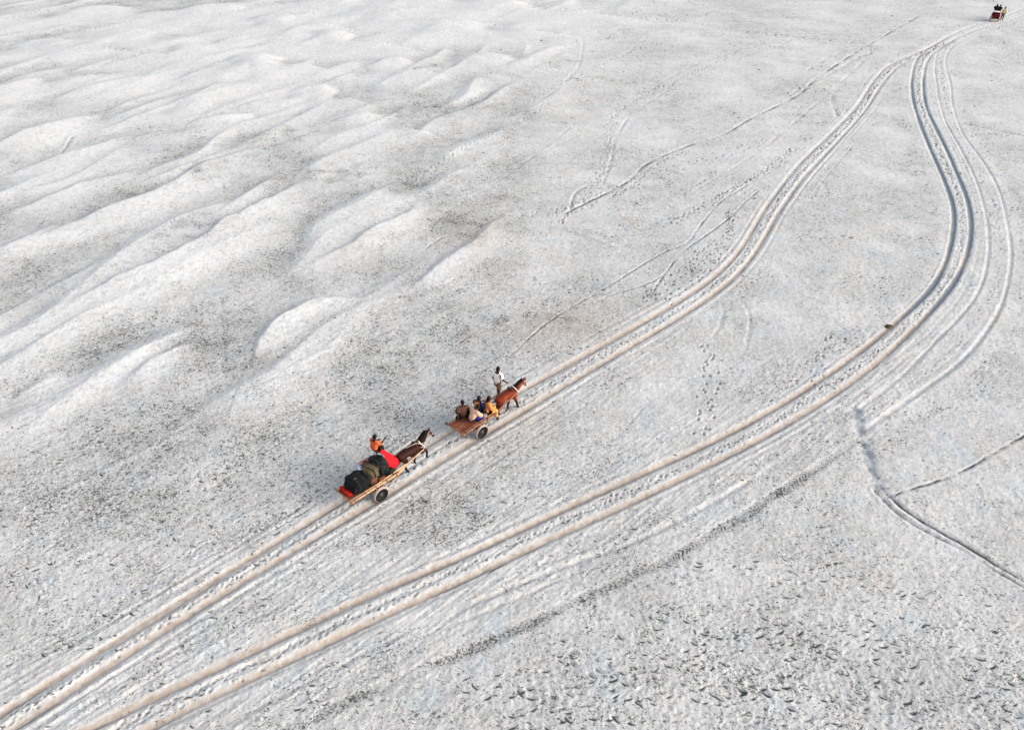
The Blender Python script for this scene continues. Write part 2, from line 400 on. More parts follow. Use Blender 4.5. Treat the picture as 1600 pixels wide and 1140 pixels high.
far_fade = 1 - sstep(35, 90, Y)
h1, k1 = pits(.33, .22, 101, tram * .8, .045, .115, 1.25)
h2, k2 = pits(.155, .30, 202, tram * .85, .022, .052, 1.2)
h3, k3 = pits(.85, .07, 303, .55 + 0 * tram, .16, .34, 1.4)
fg = np.clip(1.0 * blob(1380, 1040, 8.5, 2.8) + .8 * blob(900, 1110, 6, 1.8) + .35 * blob(1250, 880, 5, 2) + .3 * blob(200, 760, 6, 3), 0, 1)
h4, k4 = pits(.36, .24, 404, fg * .95, .065, .13, 1.3)
h1 = h1 + h4; k1 = np.maximum(k1, k4 * 1.3)
amp = np.clip(tram, .12, 1.0) * KEEP * near
Z += (h1 + h2 * .9) * amp * (.45 + .55 * far_fade) + h3 * KEEP * near * np.clip(tram + .1, .2, 1)
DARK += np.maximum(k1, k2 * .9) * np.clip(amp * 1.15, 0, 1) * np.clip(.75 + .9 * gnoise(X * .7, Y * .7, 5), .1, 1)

# --- fine lumps and the raked streaks that run along the tracks
Z += near * KEEP * (gnoise(X * 2.3, Y * 2.3, 31) * .012 + gnoise(X * 6, Y * 6, 32) * .010 * far_fade + gnoise(X * 13, Y * 13, 33) * .006 * (Y < 30))
for k, dirn in (('A', 44.6), ('B', 43.0)):
    c, s_ = math.cos(math.radians(dirn)), math.sin(math.radians(dirn))
    dd = np.minimum(np.abs(fields[k + 'L'][0]), np.abs(fields[k + 'R'][0]))
    m = np.exp(-(dd / 2.6) ** 2) * sstep(0.1, .35, dd) * (Y < 34) * near
    al = X * c + Y * s_; cr = -X * s_ + Y * c
    Z += m * (gnoise(al * .55, cr * 6.5, 41) * .016 + gnoise(al * 1.1, cr * 13, 42) * .012)
Z += near * np.where(Y < 40, 1, 0) * gnoise((X * .72 + Y * .69) * .4, (-X * .69 + Y * .72) * 3.5, 44) * .014 * KEEP * (X < 0)

# --- wheel ruts
N55 = .028 * gnoise(X * 2.6, Y * 2.6, 55) + .018 * gnoise(X * 7, Y * 7, 56); N53 = gnoise(X * 2.2, Y * 2.2, 53); N66 = gnoise(X * 4, Y * 4, 66)
for k, (d, t) in fields.items():
    d = d + N55 * (np.abs(d) < 2)
    a = np.abs(d)
    if k[0] == 'C':
        dep, hw, rim, tan = .036, .10, .008, .0
    else:
        dep, hw, rim, tan = .080, .15, .010, 1.0
    dep = dep * (1 + .22 * n1(t * .35, 51 + ord(k[0]))); hwv = hw * (1 + .12 * n1(t * .5, 52 + 5 + ord(k[0])))
    Z += -dep * np.exp(-(a / hwv) ** 2) + rim * np.exp(-((a - hwv * 1.85) / (hwv * .55)) ** 2) * (1 + .6 * N53)
    if k[0] != 'C': DARK = np.maximum(DARK, .40 * np.exp(-((d - .08) / .075) ** 2) * np.clip(.8 + .5 * n1(t * 1.1, 64 + 4), 0, 1))  # painted shade along the rut half turned from the sun
    fadeT = 1 - sstep(34, 60, Y)
    TAN = np.maximum(TAN, tan * np.exp(-(np.abs(d + .045) / (hw * .95)) ** 3) * np.clip(.85 + .5 * N66, .3, 1) * (.25 + .75 * fadeT))  # packed-sand tan, offset so the lit wall is painted in
    if k[0] == 'B':
        wz = .85 * sstep(31, 40, Y) * (1 - sstep(72, 92, Y)) * np.clip(.75 + .7 * n1(t * .28, 54 + 3), 0, 1)
        WET = np.maximum(WET, wz * np.exp(-(a / .16) ** 4))
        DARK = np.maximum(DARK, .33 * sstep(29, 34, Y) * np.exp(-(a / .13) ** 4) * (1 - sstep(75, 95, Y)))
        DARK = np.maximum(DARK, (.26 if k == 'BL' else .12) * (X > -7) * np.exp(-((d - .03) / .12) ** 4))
    if k[0] == 'A':
        DARK = np.maximum(DARK, .20 * sstep(34, 44, Y) * (1 - .6 * sstep(70, 100, Y)) * np.exp(-(a / .14) ** 4))
    if k[0] == 'C':
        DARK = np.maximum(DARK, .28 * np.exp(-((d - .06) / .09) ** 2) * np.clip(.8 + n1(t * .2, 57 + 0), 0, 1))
        WET = np.maximum(WET, .35 * np.exp(-(a / .10) ** 2) * sstep(.05, .5, n1(t * .16, 58 + 9)))

# --- fainter wheel lines of earlier passes beside the ruts
for k, (d, t) in fields.items():
    for o_, dp, sd_ in ((-.42, .022, 1), (.38, .026, 2), (.85, .018, 3), (-.95, .018, 4), (1.5, .014, 5))[:5 if k[0] == 'A' else (4 if k == 'BR' else 1)]:
        if k[0] == 'C': dp *= .5
        dp = dp * (1 - .75 * sstep(26, 34, Y) * (k[0] == 'B'))
        q_ = d - o_ - .30 * n1(t * .045, 59 + sd_ * 3.7 + ord(k[0]) + ord(k[1]) * .37)
        m_ = sstep(-.05, .35, n1(t * .07, 60 + sd_ * 7.1 + ord(k[1])) + .1) * (np.abs(d) < 5)
        Z += m_ * (-dp * np.exp(-(q_ / .075) ** 2) + .4 * dp * np.exp(-((np.abs(q_) - .16) / .07) ** 2))
        DARK = np.maximum(DARK, .22 * m_ * np.exp(-(q_ / .06) ** 2))

# --- single prints, trails and grooves
def stamp(x, y, ang, la, lb, dep, dark=.0, rim=.4):
    R = max(la, lb) * 2.4
    sl_ = rect(x - R, x + R, y - R, y + R)
    dx = X[sl_] - x; dy = Y[sl_] - y; c, s_ = math.cos(ang), math.sin(ang)
    p = (dx * c + dy * s_) / la; q = (-dx * s_ + dy * c) / lb; rr = p * p + q * q
    Z[sl_] += -dep * np.exp(-rr ** 1.5) + dep * rim * np.exp(-((np.sqrt(rr) - 1.5) / .35) ** 2)
    if dark: DARK[sl_] = np.maximum(DARK[sl_], dark * np.exp(-rr * 1.6))

def along(L, step):
    seg = np.linalg.norm(np.diff(L, axis=0), axis=1); s_ = np.concatenate([[0], np.cumsum(seg)])
    q = np.arange(0, s_[-1], step)
    P = np.stack([np.interp(q, s_, L[:, c]) for c in (0, 1)], 1)
    d = np.gradient(P, axis=0); return P, np.arctan2(d[:, 1], d[:, 0])

for a_, b_ in (('AL', 'AR'), ('BL', 'BR'), ('CL', 'CR')):          # hooves walk between the wheels
    P, A = along(lines[a_], .24 if a_[0] != 'C' else .5); Q = lines[b_]
    for p, an in zip(P, A):
        if p[1] > 100: continue
        q = Q[np.argmin(((Q - p) ** 2).sum(1))]
        if np.linalg.norm(q - p) > 2.0: continue
        for rep in range(2 if a_[0] != 'C' else 1):
            f = .5 + rng.normal(0, .085); jx = rng.normal(0, .12, 2)
            c = p + (q - p) * f + jx * .6
            big = 1.0 + .9 * min(1, max(0, (p[1] - 30) / 50))
            stamp(c[0], c[1], an + rng.normal(0, .4), .075 * rng.uniform(.8, 1.3) * big, .06 * big, .034 * rng.uniform(.5, 1.3), (.66 if rng.random() < .42 else .18) * (1 if p[1] > 22 else .75))

trails = [  # (line, stride, print length, darkness, number of walkers)
    ([(800, 336), (870, 320), (945, 300), (975, 285), (1010, 256), (1070, 230)], .55, .16, .45, 2),
    ([(870, 345), (925, 285), (945, 240), (950, 200), (965, 170), (1000, 150), (1060, 125), (1120, 95), (1200, 60)], .7, .18, .5, 3),
    ([(870, 340), (960, 300), (1040, 270), (1120, 245), (1200, 222)], .8, .2, .6, 2),
    ([(800, 178), (860, 140), (920, 110), (990, 80), (1060, 55)], 1.1, .26, .6, 1),
    ([(640, 297), (690, 257), (740, 227), (790, 206), (860, 165)], .9, .2, .55, 2),
    ([(1050, 345), (1100, 318), (1150, 290), (1200, 262), (1240, 230)], .6, .18, .65, 3),
    ([(900, 20), (1080, 35), (1190, 52), (1350, 66)], 1.3, .3, .5, 2),
    ([(1125, 380), (1105, 395), (1080, 420), (1040, 445), (1010, 470)], .35, .15, .7, 3),
    ([(1142, 330), (1145, 355), (1146, 375)], .2, .14, .8, 2),
    ([(1300, 520), (1280, 560), (1275, 600)], .5, .15, .5, 2), ([(1105, 540), (1110, 620), (1102, 680)], .45, .15, .55, 2),
    ([(420, 270), (424, 240), (430, 205)], .7, .2, .5, 1), ([(900, 60), (905, 110), (915, 160)], .9, .22, .4, 1),
]
for px, stride, ln, dk, nw in trails:
    P, A = along(curve(px, .3, 1.0), stride)
    for wk in range(nw):
        lat = rng.normal(0, .35) if nw > 1 else 0
        for i, (p, an) in enumerate(zip(P, A)):
            if rng.random() < .12: continue
            o = lat + (.1 if i % 2 else -.1) + rng.normal(0, .06)
            stamp(p[0] - math.sin(an) * o + rng.normal(0, .1), p[1] + math.cos(an) * o + rng.normal(0, .1), an + rng.normal(0, .3), ln * .75, ln * .5, .05, dk)

N68 = .5 * gnoise(X * 3.1, Y * 3.1, 68); N69 = .035 * gnoise(X * 2.2, Y * 2.2, 69)
grooves = [  # (line, half width, depth, darkness)
    ([(770, 575), (800, 552), (860, 500), (950, 446), (1012, 408), (1040, 393), (1063, 385), (1080, 374), (1089, 359), (1123, 318), (1150, 300), (1215, 262)], .06, .05, .5),
    ([(905, 487), (950, 462), (1000, 447), (1035, 430), (1065, 395), (1100, 370), (1140, 340), (1170, 310), (1187, 298)], .06, .05, .5),
    ([(1012, 468), (1030, 440), (1040, 425)], .07, .04, .35),
    ([(870, 340), (975, 286), (1010, 256), (1070, 228), (1130, 210), (1170, 188), (1245, 150), (1275, 125), (1325, 90), (1390, 50), (1450, 20)], .10, .07, .55),
    ([(975, 10), (1080, 35), (1190, 50), (1350, 65)], .16, .06, .35), ([(1180, 12), (1260, 35), (1330, 52)], .16, .05, .3),
    ([(1335, 237), (1390, 252), (1450, 272)], .09, .05, .45), ([(1270, 315), (1340, 338), (1410, 360)], .08, .05, .45), ([(1490, 190), (1540, 200), (1620, 216)], .10, .05, .4), ([(1485, 172), (1540, 180), (1620, 195)], .08, .04, .3), ([(1240, 455), (1270, 470), (1300, 480)], .07, .04, .4), ([(1250, 450), (1285, 462)], .06, .04, .4), ([(1530, 78), (1600, 100)], .12, .05, .3),
    ([(1375, 778), (1430, 762), (1500, 738), (1560, 704), (1620, 670)], .07, .045, .62),
    ([(1368, 748), (1392, 776), (1425, 803), (1470, 829), (1520, 856), (1560, 882), (1630, 922)], .10, .05, .62), ([(1355, 752), (1380, 780), (1415, 810), (1460, 835), (1515, 862), (1555, 888), (1620, 925)], .09, .04, .45),
    ([(755, 900), (775, 886), (800, 876)], .05, .09, .75), ([(550, 985), (640, 950), (700, 925)], .05, .03, .2),
    ([(60, 868), (130, 822), (205, 783)], .05, .05, .35), ([(220, 905), (265, 885), (300, 862), (330, 842)], .05, .05, .4), ([(330, 842), (350, 825)], .05, .04, .3), ([(320, 770), (360, 745), (440, 690), (500, 650)], .05, .03, .2), ([(640, 590), (700, 545), (770, 500)], .05, .03, .25), ([(420, 600), (470, 565)], .06, .04, .3), ([(420, 770), (470, 745), (510, 715)], .04, .03, .2), ([(0, 905), (60, 868)], .05, .03, .25),
    ([(930, 720), (960, 690), (1010, 630)], .06, .02, .08), ([(945, 735), (975, 700)], .06, .02, .08),
    ([(80, 254), (98, 238), (110, 222), (114, 214)], .10, .04, .35), ([(930, 285), (900, 300), (890, 330)], .1, .05, .3),
    ([(660, 395), (690, 375), (735, 362), (785, 338)], .07, .04, .4), ([(655, 405), (672, 385), (700, 372)], .06, .03, .3),
    ([(700, 960), (800, 917), (900, 877), (1000, 842), (1100, 792), (1180, 745)], .10, .05, .1), ([(640, 1000), (760, 955), (860, 912), (940, 880)], .07, .03, .1),
    ([(1162, 560), (1172, 500), (1160, 470)], .10, .02, .0), ([(1130, 470), (1128, 500), (1112, 530)], .1, .02, .0),
    ([(800, 192), (870, 142), (960, 95), (1010, 60)], .11, .03, .22), ([(880, 135), (905, 100), (912, 60)], .10, .03, .18), ([(960, 178), (985, 160), (1100, 96), (1260, 55)], .12, .04, .25), ([(1000, 165), (1060, 133), (1150, 92), (1230, 68)], .10, .03, .2),
    ([(1080, 300), (1180, 240), (1290, 150), (1350, 95)], .09, .03, .2), ([(800, 262), (900, 212), (960, 185)], .09, .03, .15), ([(1150, 92), (1300, 42)], .12, .03, .2), ([(1260, 112), (1300, 88), (1355, 70)], .12, .04, .25), ([(700, 332), (800, 268), (900, 192)], .08, .03, .18),
    ([(860, 360), (960, 330), (1080, 290), (1160, 255)], .07, .025, .15), ([(1230, 150), (1290, 120), (1370, 75)], .12, .04, .25), ([(1500, 130), (1560, 150), (1620, 160)], .1, .04, .25),
    ([(940, 290), (955, 250), (962, 215), (985, 175)], .09, .035, .25), ([(1040, 20), (1160, 45), (1260, 75)], .14, .04, .2),
    ([(1310, 185), (1300, 150), (1320, 130)], .14, .05, .3), ([(880, 355), (930, 372), (985, 392)], .16, -.06, .0),
]
for px, hw, dep, dk in grooves:
    L = curve(px, .2, .6); d, t = field(L, .9); a = np.abs(d + N69)
    tl = np.linalg.norm(np.diff(L, axis=0), axis=1).sum()
    hw2 = hw * (1 + .55 * sstep(30, 80, Y))
    m = np.clip(.66 + .75 * n1(t * .8, 61 + hw * 90) + N68, .05, 1) * sstep(0, .5, t) * sstep(0, .5, tl - t)
    Z += m * (-dep * np.exp(-(a / hw2) ** 2) + dep * .35 * np.exp(-((a - hw2 * 2) / hw2) ** 2))
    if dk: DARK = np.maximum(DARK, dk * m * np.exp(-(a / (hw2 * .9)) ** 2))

# --- ribbed tractor tread
for px, hw, dk, y0, y1 in (([(1335, 690), (1250, 745), (1150, 810), (1050, 870), (950, 915), (850, 960), (750, 1010), (600, 1070), (480, 1120), (400, 1160)], .19, .60, 0, 19.5), (CR[:6], .16, .15, 0, 60), ([(1250, 700), (1150, 765), (1050, 815), (900, 880), (800, 940)], .18, .1, 0, 50)):
    L = curve(px, .2, .8); d, t = field(L, 1.2); a = np.abs(d)
    m = np.exp(-(a / hw) ** 6)
    rib = .5 + .5 * np.sin((t - a * .9 + .06 * gnoise(X * 2.5, Y * 2.5, 67)) * (2 * math.pi / .17))
    patch = np.clip(.5 + .6 * n1(t * .8, 62 + 2) + .8 * gnoise(X * 1.3, Y * 1.3, 63), .05, 1)
    Z += m * (-.015 - .022 * rib * patch * (.35 + .65 * sstep(0, 4, X)))
    KEEP *= 1 - .8 * m
    DARK = np.maximum(DARK, dk * (.6 + .4 * sstep(0, 4, X)) * m * rib * np.clip(patch * 1.2 - .1, 0, 1))
    if hw > .185: SCUFF = np.exp(-((d + .06 + .2 * n1(t * .9, 70)) / .26) ** 2) * np.clip(.7 + .6 * n1(t * .6, 71), .42, 1)
c0 = curve([(1342, 640), (1345, 665), (1355, 695), (1362, 730), (1385, 770)], .2, .4); d, t = field(c0, 1.2)   # damp crossing between two tracks
Z += -.035 * np.exp(-(d / .3) ** 2); WET = np.maximum(WET, .5 * np.exp(-((d + .1 * gnoise(X * 3, Y * 3, 71)) / .26) ** 4) * np.clip(.7 + gnoise(X * 2, Y * 2, 72), 0, 1))

# --- litter and dark grains gather in the hollows behind the ridges
DEB = np.clip(.50 - 2.2 * DUNE, 0, 1) * sstep(.0, .9, gnoise(X * .11, Y * .11, 81) + .45)
fieldm = sstep(.0, .35, (-(X + 4) * .55 + (Y - 20) * .02) / 10 + .45) * (Y > 19)
DEB = np.maximum(DEB, fieldm * (1 - sstep(.03, .22, DUNE)) * np.clip(.66 + .5 * gnoise(X * .2, Y * .2, 83), .2, 1))
hol = [(330, 505, 2.0, 1.0), (375, 480, 1.6, .8), (250, 640, 2, 1.2), (780, 510, 2.4, 1.6), (860, 500, 2.6, 1.6), (1000, 465, 1.8, 1.4), (740, 360, 1.6, 2.2), (1170, 870, 1.2, .5), (1215, 800, 1.0, .5), (1225, 910, .5, .9), (1440, 1000, 1.6, .5), (430, 215, 3, 3), (330, 270, 2.6, 2.4), (300, 360, 2.5, 2), (520, 275, 3, 2.5), (1270, 190, 2.2, 2.6), (1245, 260, 2.0, 2.0), (1300, 700, 1.4, .8), (1560, 300, 2, 2), (200, 700, 2.5, 1.3), (225, 780, 2.4, 1.1), (1150, 490, 1.3, 1.5)]
for a, b, rx, ry in hol: DEB = np.maximum(DEB, np.clip(.62 + .75 * gnoise(X * .8, Y * .8, 84), 0, 1) * blob(a, b, rx * 1.15, ry * 1.15))
DEB = np.maximum(DEB, .50 * np.clip(tram * 1.3 - .25, 0, 1) * KEEP)
DEB *= near * (.35 + .65 * sstep(.3, 1.2, trk)) * KEEP
DEB = np.maximum(DEB, 1.5 * SCUFF)
WARM = .9 * blob(880, 510, 3.2, 2.4) + .7 * blob(740, 365, 2, 3) + .5 * blob(560, 400, 2, 2) + .6 * blob(830, 650, 1.5, 1.2)
Z -= .012 * DEB

def ground_z(x, y):
    i = int(np.clip(np.searchsorted(Yv, y), 0, len(Yv) - 1)); j = int(np.clip(np.searchsorted(Sv, x / (y + OFF)), 0, len(Sv) - 1))
    return float(Z[max(i - 1, 0):i + 1, max(j - 1, 0):j + 1].mean())

nr, nc = X.shape
me = bpy.data.meshes.new('sand')
co = np.empty((nr * nc, 3), np.float32); co[:, 0] = X.ravel(); co[:, 1] = Y.ravel(); co[:, 2] = Z.ravel()
ii, jj = np.meshgrid(np.arange(nr - 1), np.arange(nc - 1), indexing='ij')
v0 = (ii * nc + jj).ravel(); quads = np.stack([v0, v0 + 1, v0 + nc + 1, v0 + nc], 1).astype(np.int32)
me.vertices.add(nr * nc); me.vertices.foreach_set('co', co.ravel())
me.loops.add(quads.size); me.loops.foreach_set('vertex_index', quads.ravel())
me.polygons.add(len(quads)); me.polygons.foreach_set('loop_start', np.arange(0, quads.size, 4, dtype=np.int32))
me.polygons.foreach_set('use_smooth', np.ones(len(quads), bool)); me.update(calc_edges=True)
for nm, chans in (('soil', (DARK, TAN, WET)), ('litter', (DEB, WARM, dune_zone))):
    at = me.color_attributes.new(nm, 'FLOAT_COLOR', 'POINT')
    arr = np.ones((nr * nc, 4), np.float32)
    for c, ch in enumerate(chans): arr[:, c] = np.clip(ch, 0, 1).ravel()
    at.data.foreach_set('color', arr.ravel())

sm = bpy.data.materials.new('river_sand'); sm.use_nodes = True
n = sm.node_tree; N = n.nodes; Lk = n.links.new; bs = N['Principled BSDF']
def node(t, **kw):
    q = N.new(t)
    for k, v in kw.items(): setattr(q, k, v)
    return q
def math_(op, a, b=None, clamp=False):
    q = node('ShaderNodeMath', operation=op, use_clamp=clamp)
    for i, v in enumerate((a, b)):
        if v is None: continue
        if isinstance(v, (int, float)): q.inputs[i].default_value = v
        else: Lk(v, q.inputs[i])
    return q.outputs[0]
def mixc(f, a, b):
    q = node('ShaderNodeMix', data_type='RGBA')
    if isinstance(f, (int, float)): q.inputs[0].default_value = f
    else: Lk(f, q.inputs[0])
    for i, v in ((6, a), (7, b)):
        if isinstance(v, tuple): q.inputs[i].default_value = (*v, 1)
        else: Lk(v, q.inputs[i])
    return q.outputs[2]
geo = node('ShaderNodeNewGeometry'); pos = geo.outputs['Position']
def tnoise(scale, detail=3, rough=.55, dist=0.0):
    q = node('ShaderNodeTexNoise'); q.inputs['Scale'].default_value = scale; q.inputs['Detail'].default_value = detail
    q.inputs['Roughness'].default_value = rough; q.inputs['Distortion'].default_value = dist; Lk(pos, q.inputs['Vector'])
    return q.outputs[0]
def ramp(v, a, b):
    q = node('ShaderNodeMapRange', interpolation_type='SMOOTHSTEP'); Lk(v, q.inputs[0])
    q.inputs[1].default_value = a; q.inputs[2].default_value = b
    return q.outputs[0]
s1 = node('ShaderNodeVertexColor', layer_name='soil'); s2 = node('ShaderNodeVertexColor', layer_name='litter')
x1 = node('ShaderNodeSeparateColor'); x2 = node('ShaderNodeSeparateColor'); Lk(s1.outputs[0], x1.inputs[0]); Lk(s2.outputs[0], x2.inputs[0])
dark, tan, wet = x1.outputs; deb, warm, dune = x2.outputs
big = tnoise(.35, 4); mid = tnoise(3.2, 4, .65); fine = tnoise(14, 3, .7); fine2 = tnoise(6.5, 3, .7, .4); patchy = tnoise(.9, 3, .6)
tint = tnoise(.55, 3)
base = mixc(ramp(big, .35, .68), (.475, .468, .452), (.59, .585, .572))
base = mixc(math_('MULTIPLY', ramp(tint, .56, .72), .5), base, (.60, .545, .49))
base = mixc(math_('MULTIPLY', ramp(tint, .46, .30), .6), base, (.43, .49, .53))
base = mixc(math_('MULTIPLY', ramp(tnoise(7.5, 3, .7), .46, .62), .45), base, (.70, .70, .69))
base = mixc(math_('MULTIPLY', dune, .55), base, (.67, .67, .66))
base = mixc(math_('MULTIPLY', ramp(mid, .48, .68), .42), base, (.29, .295, .295))
base = mixc(math_('MULTIPLY', tan, .92), base, mixc(ramp(mid, .4, .65), (.35, .278, .222), (.445, .36, .292)))
base = mixc(math_('MULTIPLY', warm, .45), base, (.40, .31, .23))
thr0 = math_('ADD', math_('SUBTRACT', .625, math_('MULTIPLY', deb, .11)), math_('MULTIPLY', math_('SUBTRACT', .5, patchy), .20))
thr = thr0
spk = math_('MULTIPLY', math_('SUBTRACT', fine, thr), 15.0, True)
spk2 = math_('MULTIPLY', math_('SUBTRACT', fine2, math_('ADD', thr0, .02)), 15.0, True)
base = mixc(math_('MULTIPLY', deb, .30), base, (.33, .33, .315))
fine3 = tnoise(24, 2, .6)
spk3 = math_('MULTIPLY', math_('SUBTRACT', fine3, math_('SUBTRACT', .63, math_('MULTIPLY', deb, .07))), 10.0, True)
base = mixc(math_('MULTIPLY', spk3, .6), base, (.16, .16, .15))
base = mixc(math_('MULTIPLY', math_('MAXIMUM', spk, spk2), .95), base, (.075, .074, .066))
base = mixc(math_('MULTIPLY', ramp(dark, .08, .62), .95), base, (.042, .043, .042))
base = mixc(math_('MULTIPLY', ramp(wet, .05, .6), .85), base, (.115, .15, .19))
Lk(base, bs.inputs['Base Color'])
ro = node('ShaderNodeMapRange'); Lk(wet, ro.inputs[0]); ro.inputs[3].default_value = .95; ro.inputs[4].default_value = .28
Lk(ro.outputs[0], bs.inputs['Roughness']); bs.inputs['Specular IOR Level'].default_value = .25
bp = node('ShaderNodeBump'); bp.inputs['Strength'].default_value = .55; bp.inputs['Distance'].default_value = .03
Lk(math_('ADD', math_('MULTIPLY', mid, .9), math_('MULTIPLY', fine, .55)), bp.inputs['Height']); Lk(bp.outputs[0], bs.inputs['Normal'])
me.materials.append(sm)
ground = bpy.data.objects.new('ground', me); C.objects.link(ground)
prop(ground, 'pale grey river sand flat with dunes, cart ruts and hoofprints', 'ground', kind='structure')


# ------------------------------------------------------------------ people
def head_me(hc, nod=0.0, turn=0.0, r=0.098):
    """face with brow, nose, lips, chin and ears; local +x is the way it looks"""
    bm = bmesh.new(); bmesh.ops.create_uvsphere(bm, u_segments=20, v_segments=14, radius=1.0)
    for v in bm.verts:
        x, y, z = v.co
        k = 1.0 - 0.20 * max(0, -z) * (0.35 + 0.65 * abs(y)) - 0.12 * max(0, -z) * (x < 0)
        x2 = x * 1.0 * (k if x < 0 else 1) + (0.10 * max(0, -z) if x > 0.2 else 0)
        y2 = y * 0.80 * k; z2 = z * 1.22
        d = math.exp(-((y / .16) ** 2 + ((z + .12) / .22) ** 2)) if x > 0 else 0
        x2 += 0.30 * d                                                                     # nose
        if x > 0: x2 -= 0.10 * math.exp(-(((abs(y) - .36) / .16) ** 2 + ((z - .06) / .13) ** 2))    # eye sockets
        if x > 0: x2 += 0.07 * math.exp(-((y / .25) ** 2 + ((z + .52) / .09) ** 2))                 # lips
        v.co = Vector((x2, y2, z2)) * r
    for s_ in (-1, 1):                                                                     # ears
        m_ = Matrix.Translation((-.05 * r, s_ * .82 * r, -.02 * r)) @ Matrix.Diagonal((.24 * r, .10 * r, .34 * r, 1))
        bmesh.ops.create_uvsphere(bm, u_segments=8, v_segments=6, radius=1.0, matrix=m_)
    R = Matrix.Translation(hc) @ Matrix.Rotation(turn, 4, 'Z') @ Matrix.Rotation(nod, 4, 'Y')
    bm.transform(R)
    return me_from(bm), R

def hair_me(R, r=0.098, long=0.0, seed=0):
    bm = bmesh.new(); bmesh.ops.create_uvsphere(bm, u_segments=22, v_segments=16, radius=1.0)
    kill = []
    for v in bm.verts:
        x, y, z = v.co
        if z < -0.28 - long * .9 or (x > 0.35 and z < 0.42) or (x > .05 and z < -.05): kill.append(v)
        f = 1.13 + .05 * mnoise.noise(Vector((x * 4 + seed, y * 4, z * 4)))
        v.co = Vector((x * f - .06, y * .80 * f * 1.03, z * 1.22 * f + .03)) * r
    bmesh.ops.delete(bm, geom=kill, context='VERTS')
    bmesh.ops.recalc_face_normals(bm, faces=bm.faces[:])
    bmesh.ops.solidify(bm, geom=bm.faces[:], thickness=.012)
    bm.transform(R)
    return me_from(bm)

def hand_paths(wr, el):
    """palm direction follows the forearm; five unequal, slightly curled fingers"""
    wr, el = Vector(wr[:3]), Vector(el[:3]); f = (wr - el).normalized()
    side = f.cross(Vector((0, 0, 1)));  side = side.normalized() if side.length > .05 else Vector((0, 1, 0))
    dn = f.cross(side).normalized(); dn = dn if dn.z < 0 else -dn
    out = [([wr, wr + f * .045, wr + f * .085], [.026, .038, .034])]
    for k, ln in zip((-1.5, -.5, .5, 1.5), (.060, .074, .070, .055)):
        b = wr + f * .075 + side * k * .018
        out.append(([b, b + f * ln * .5 + dn * .008, b + f * ln * .8 + dn * .028], [.0095, .009, .0075]))
    b = wr + f * .03 + side * .03
    out.append(([b, b + side * .03 + f * .022, b + side * .038 + f * .05 + dn * .01], [.011, .0105, .008]))
    return out

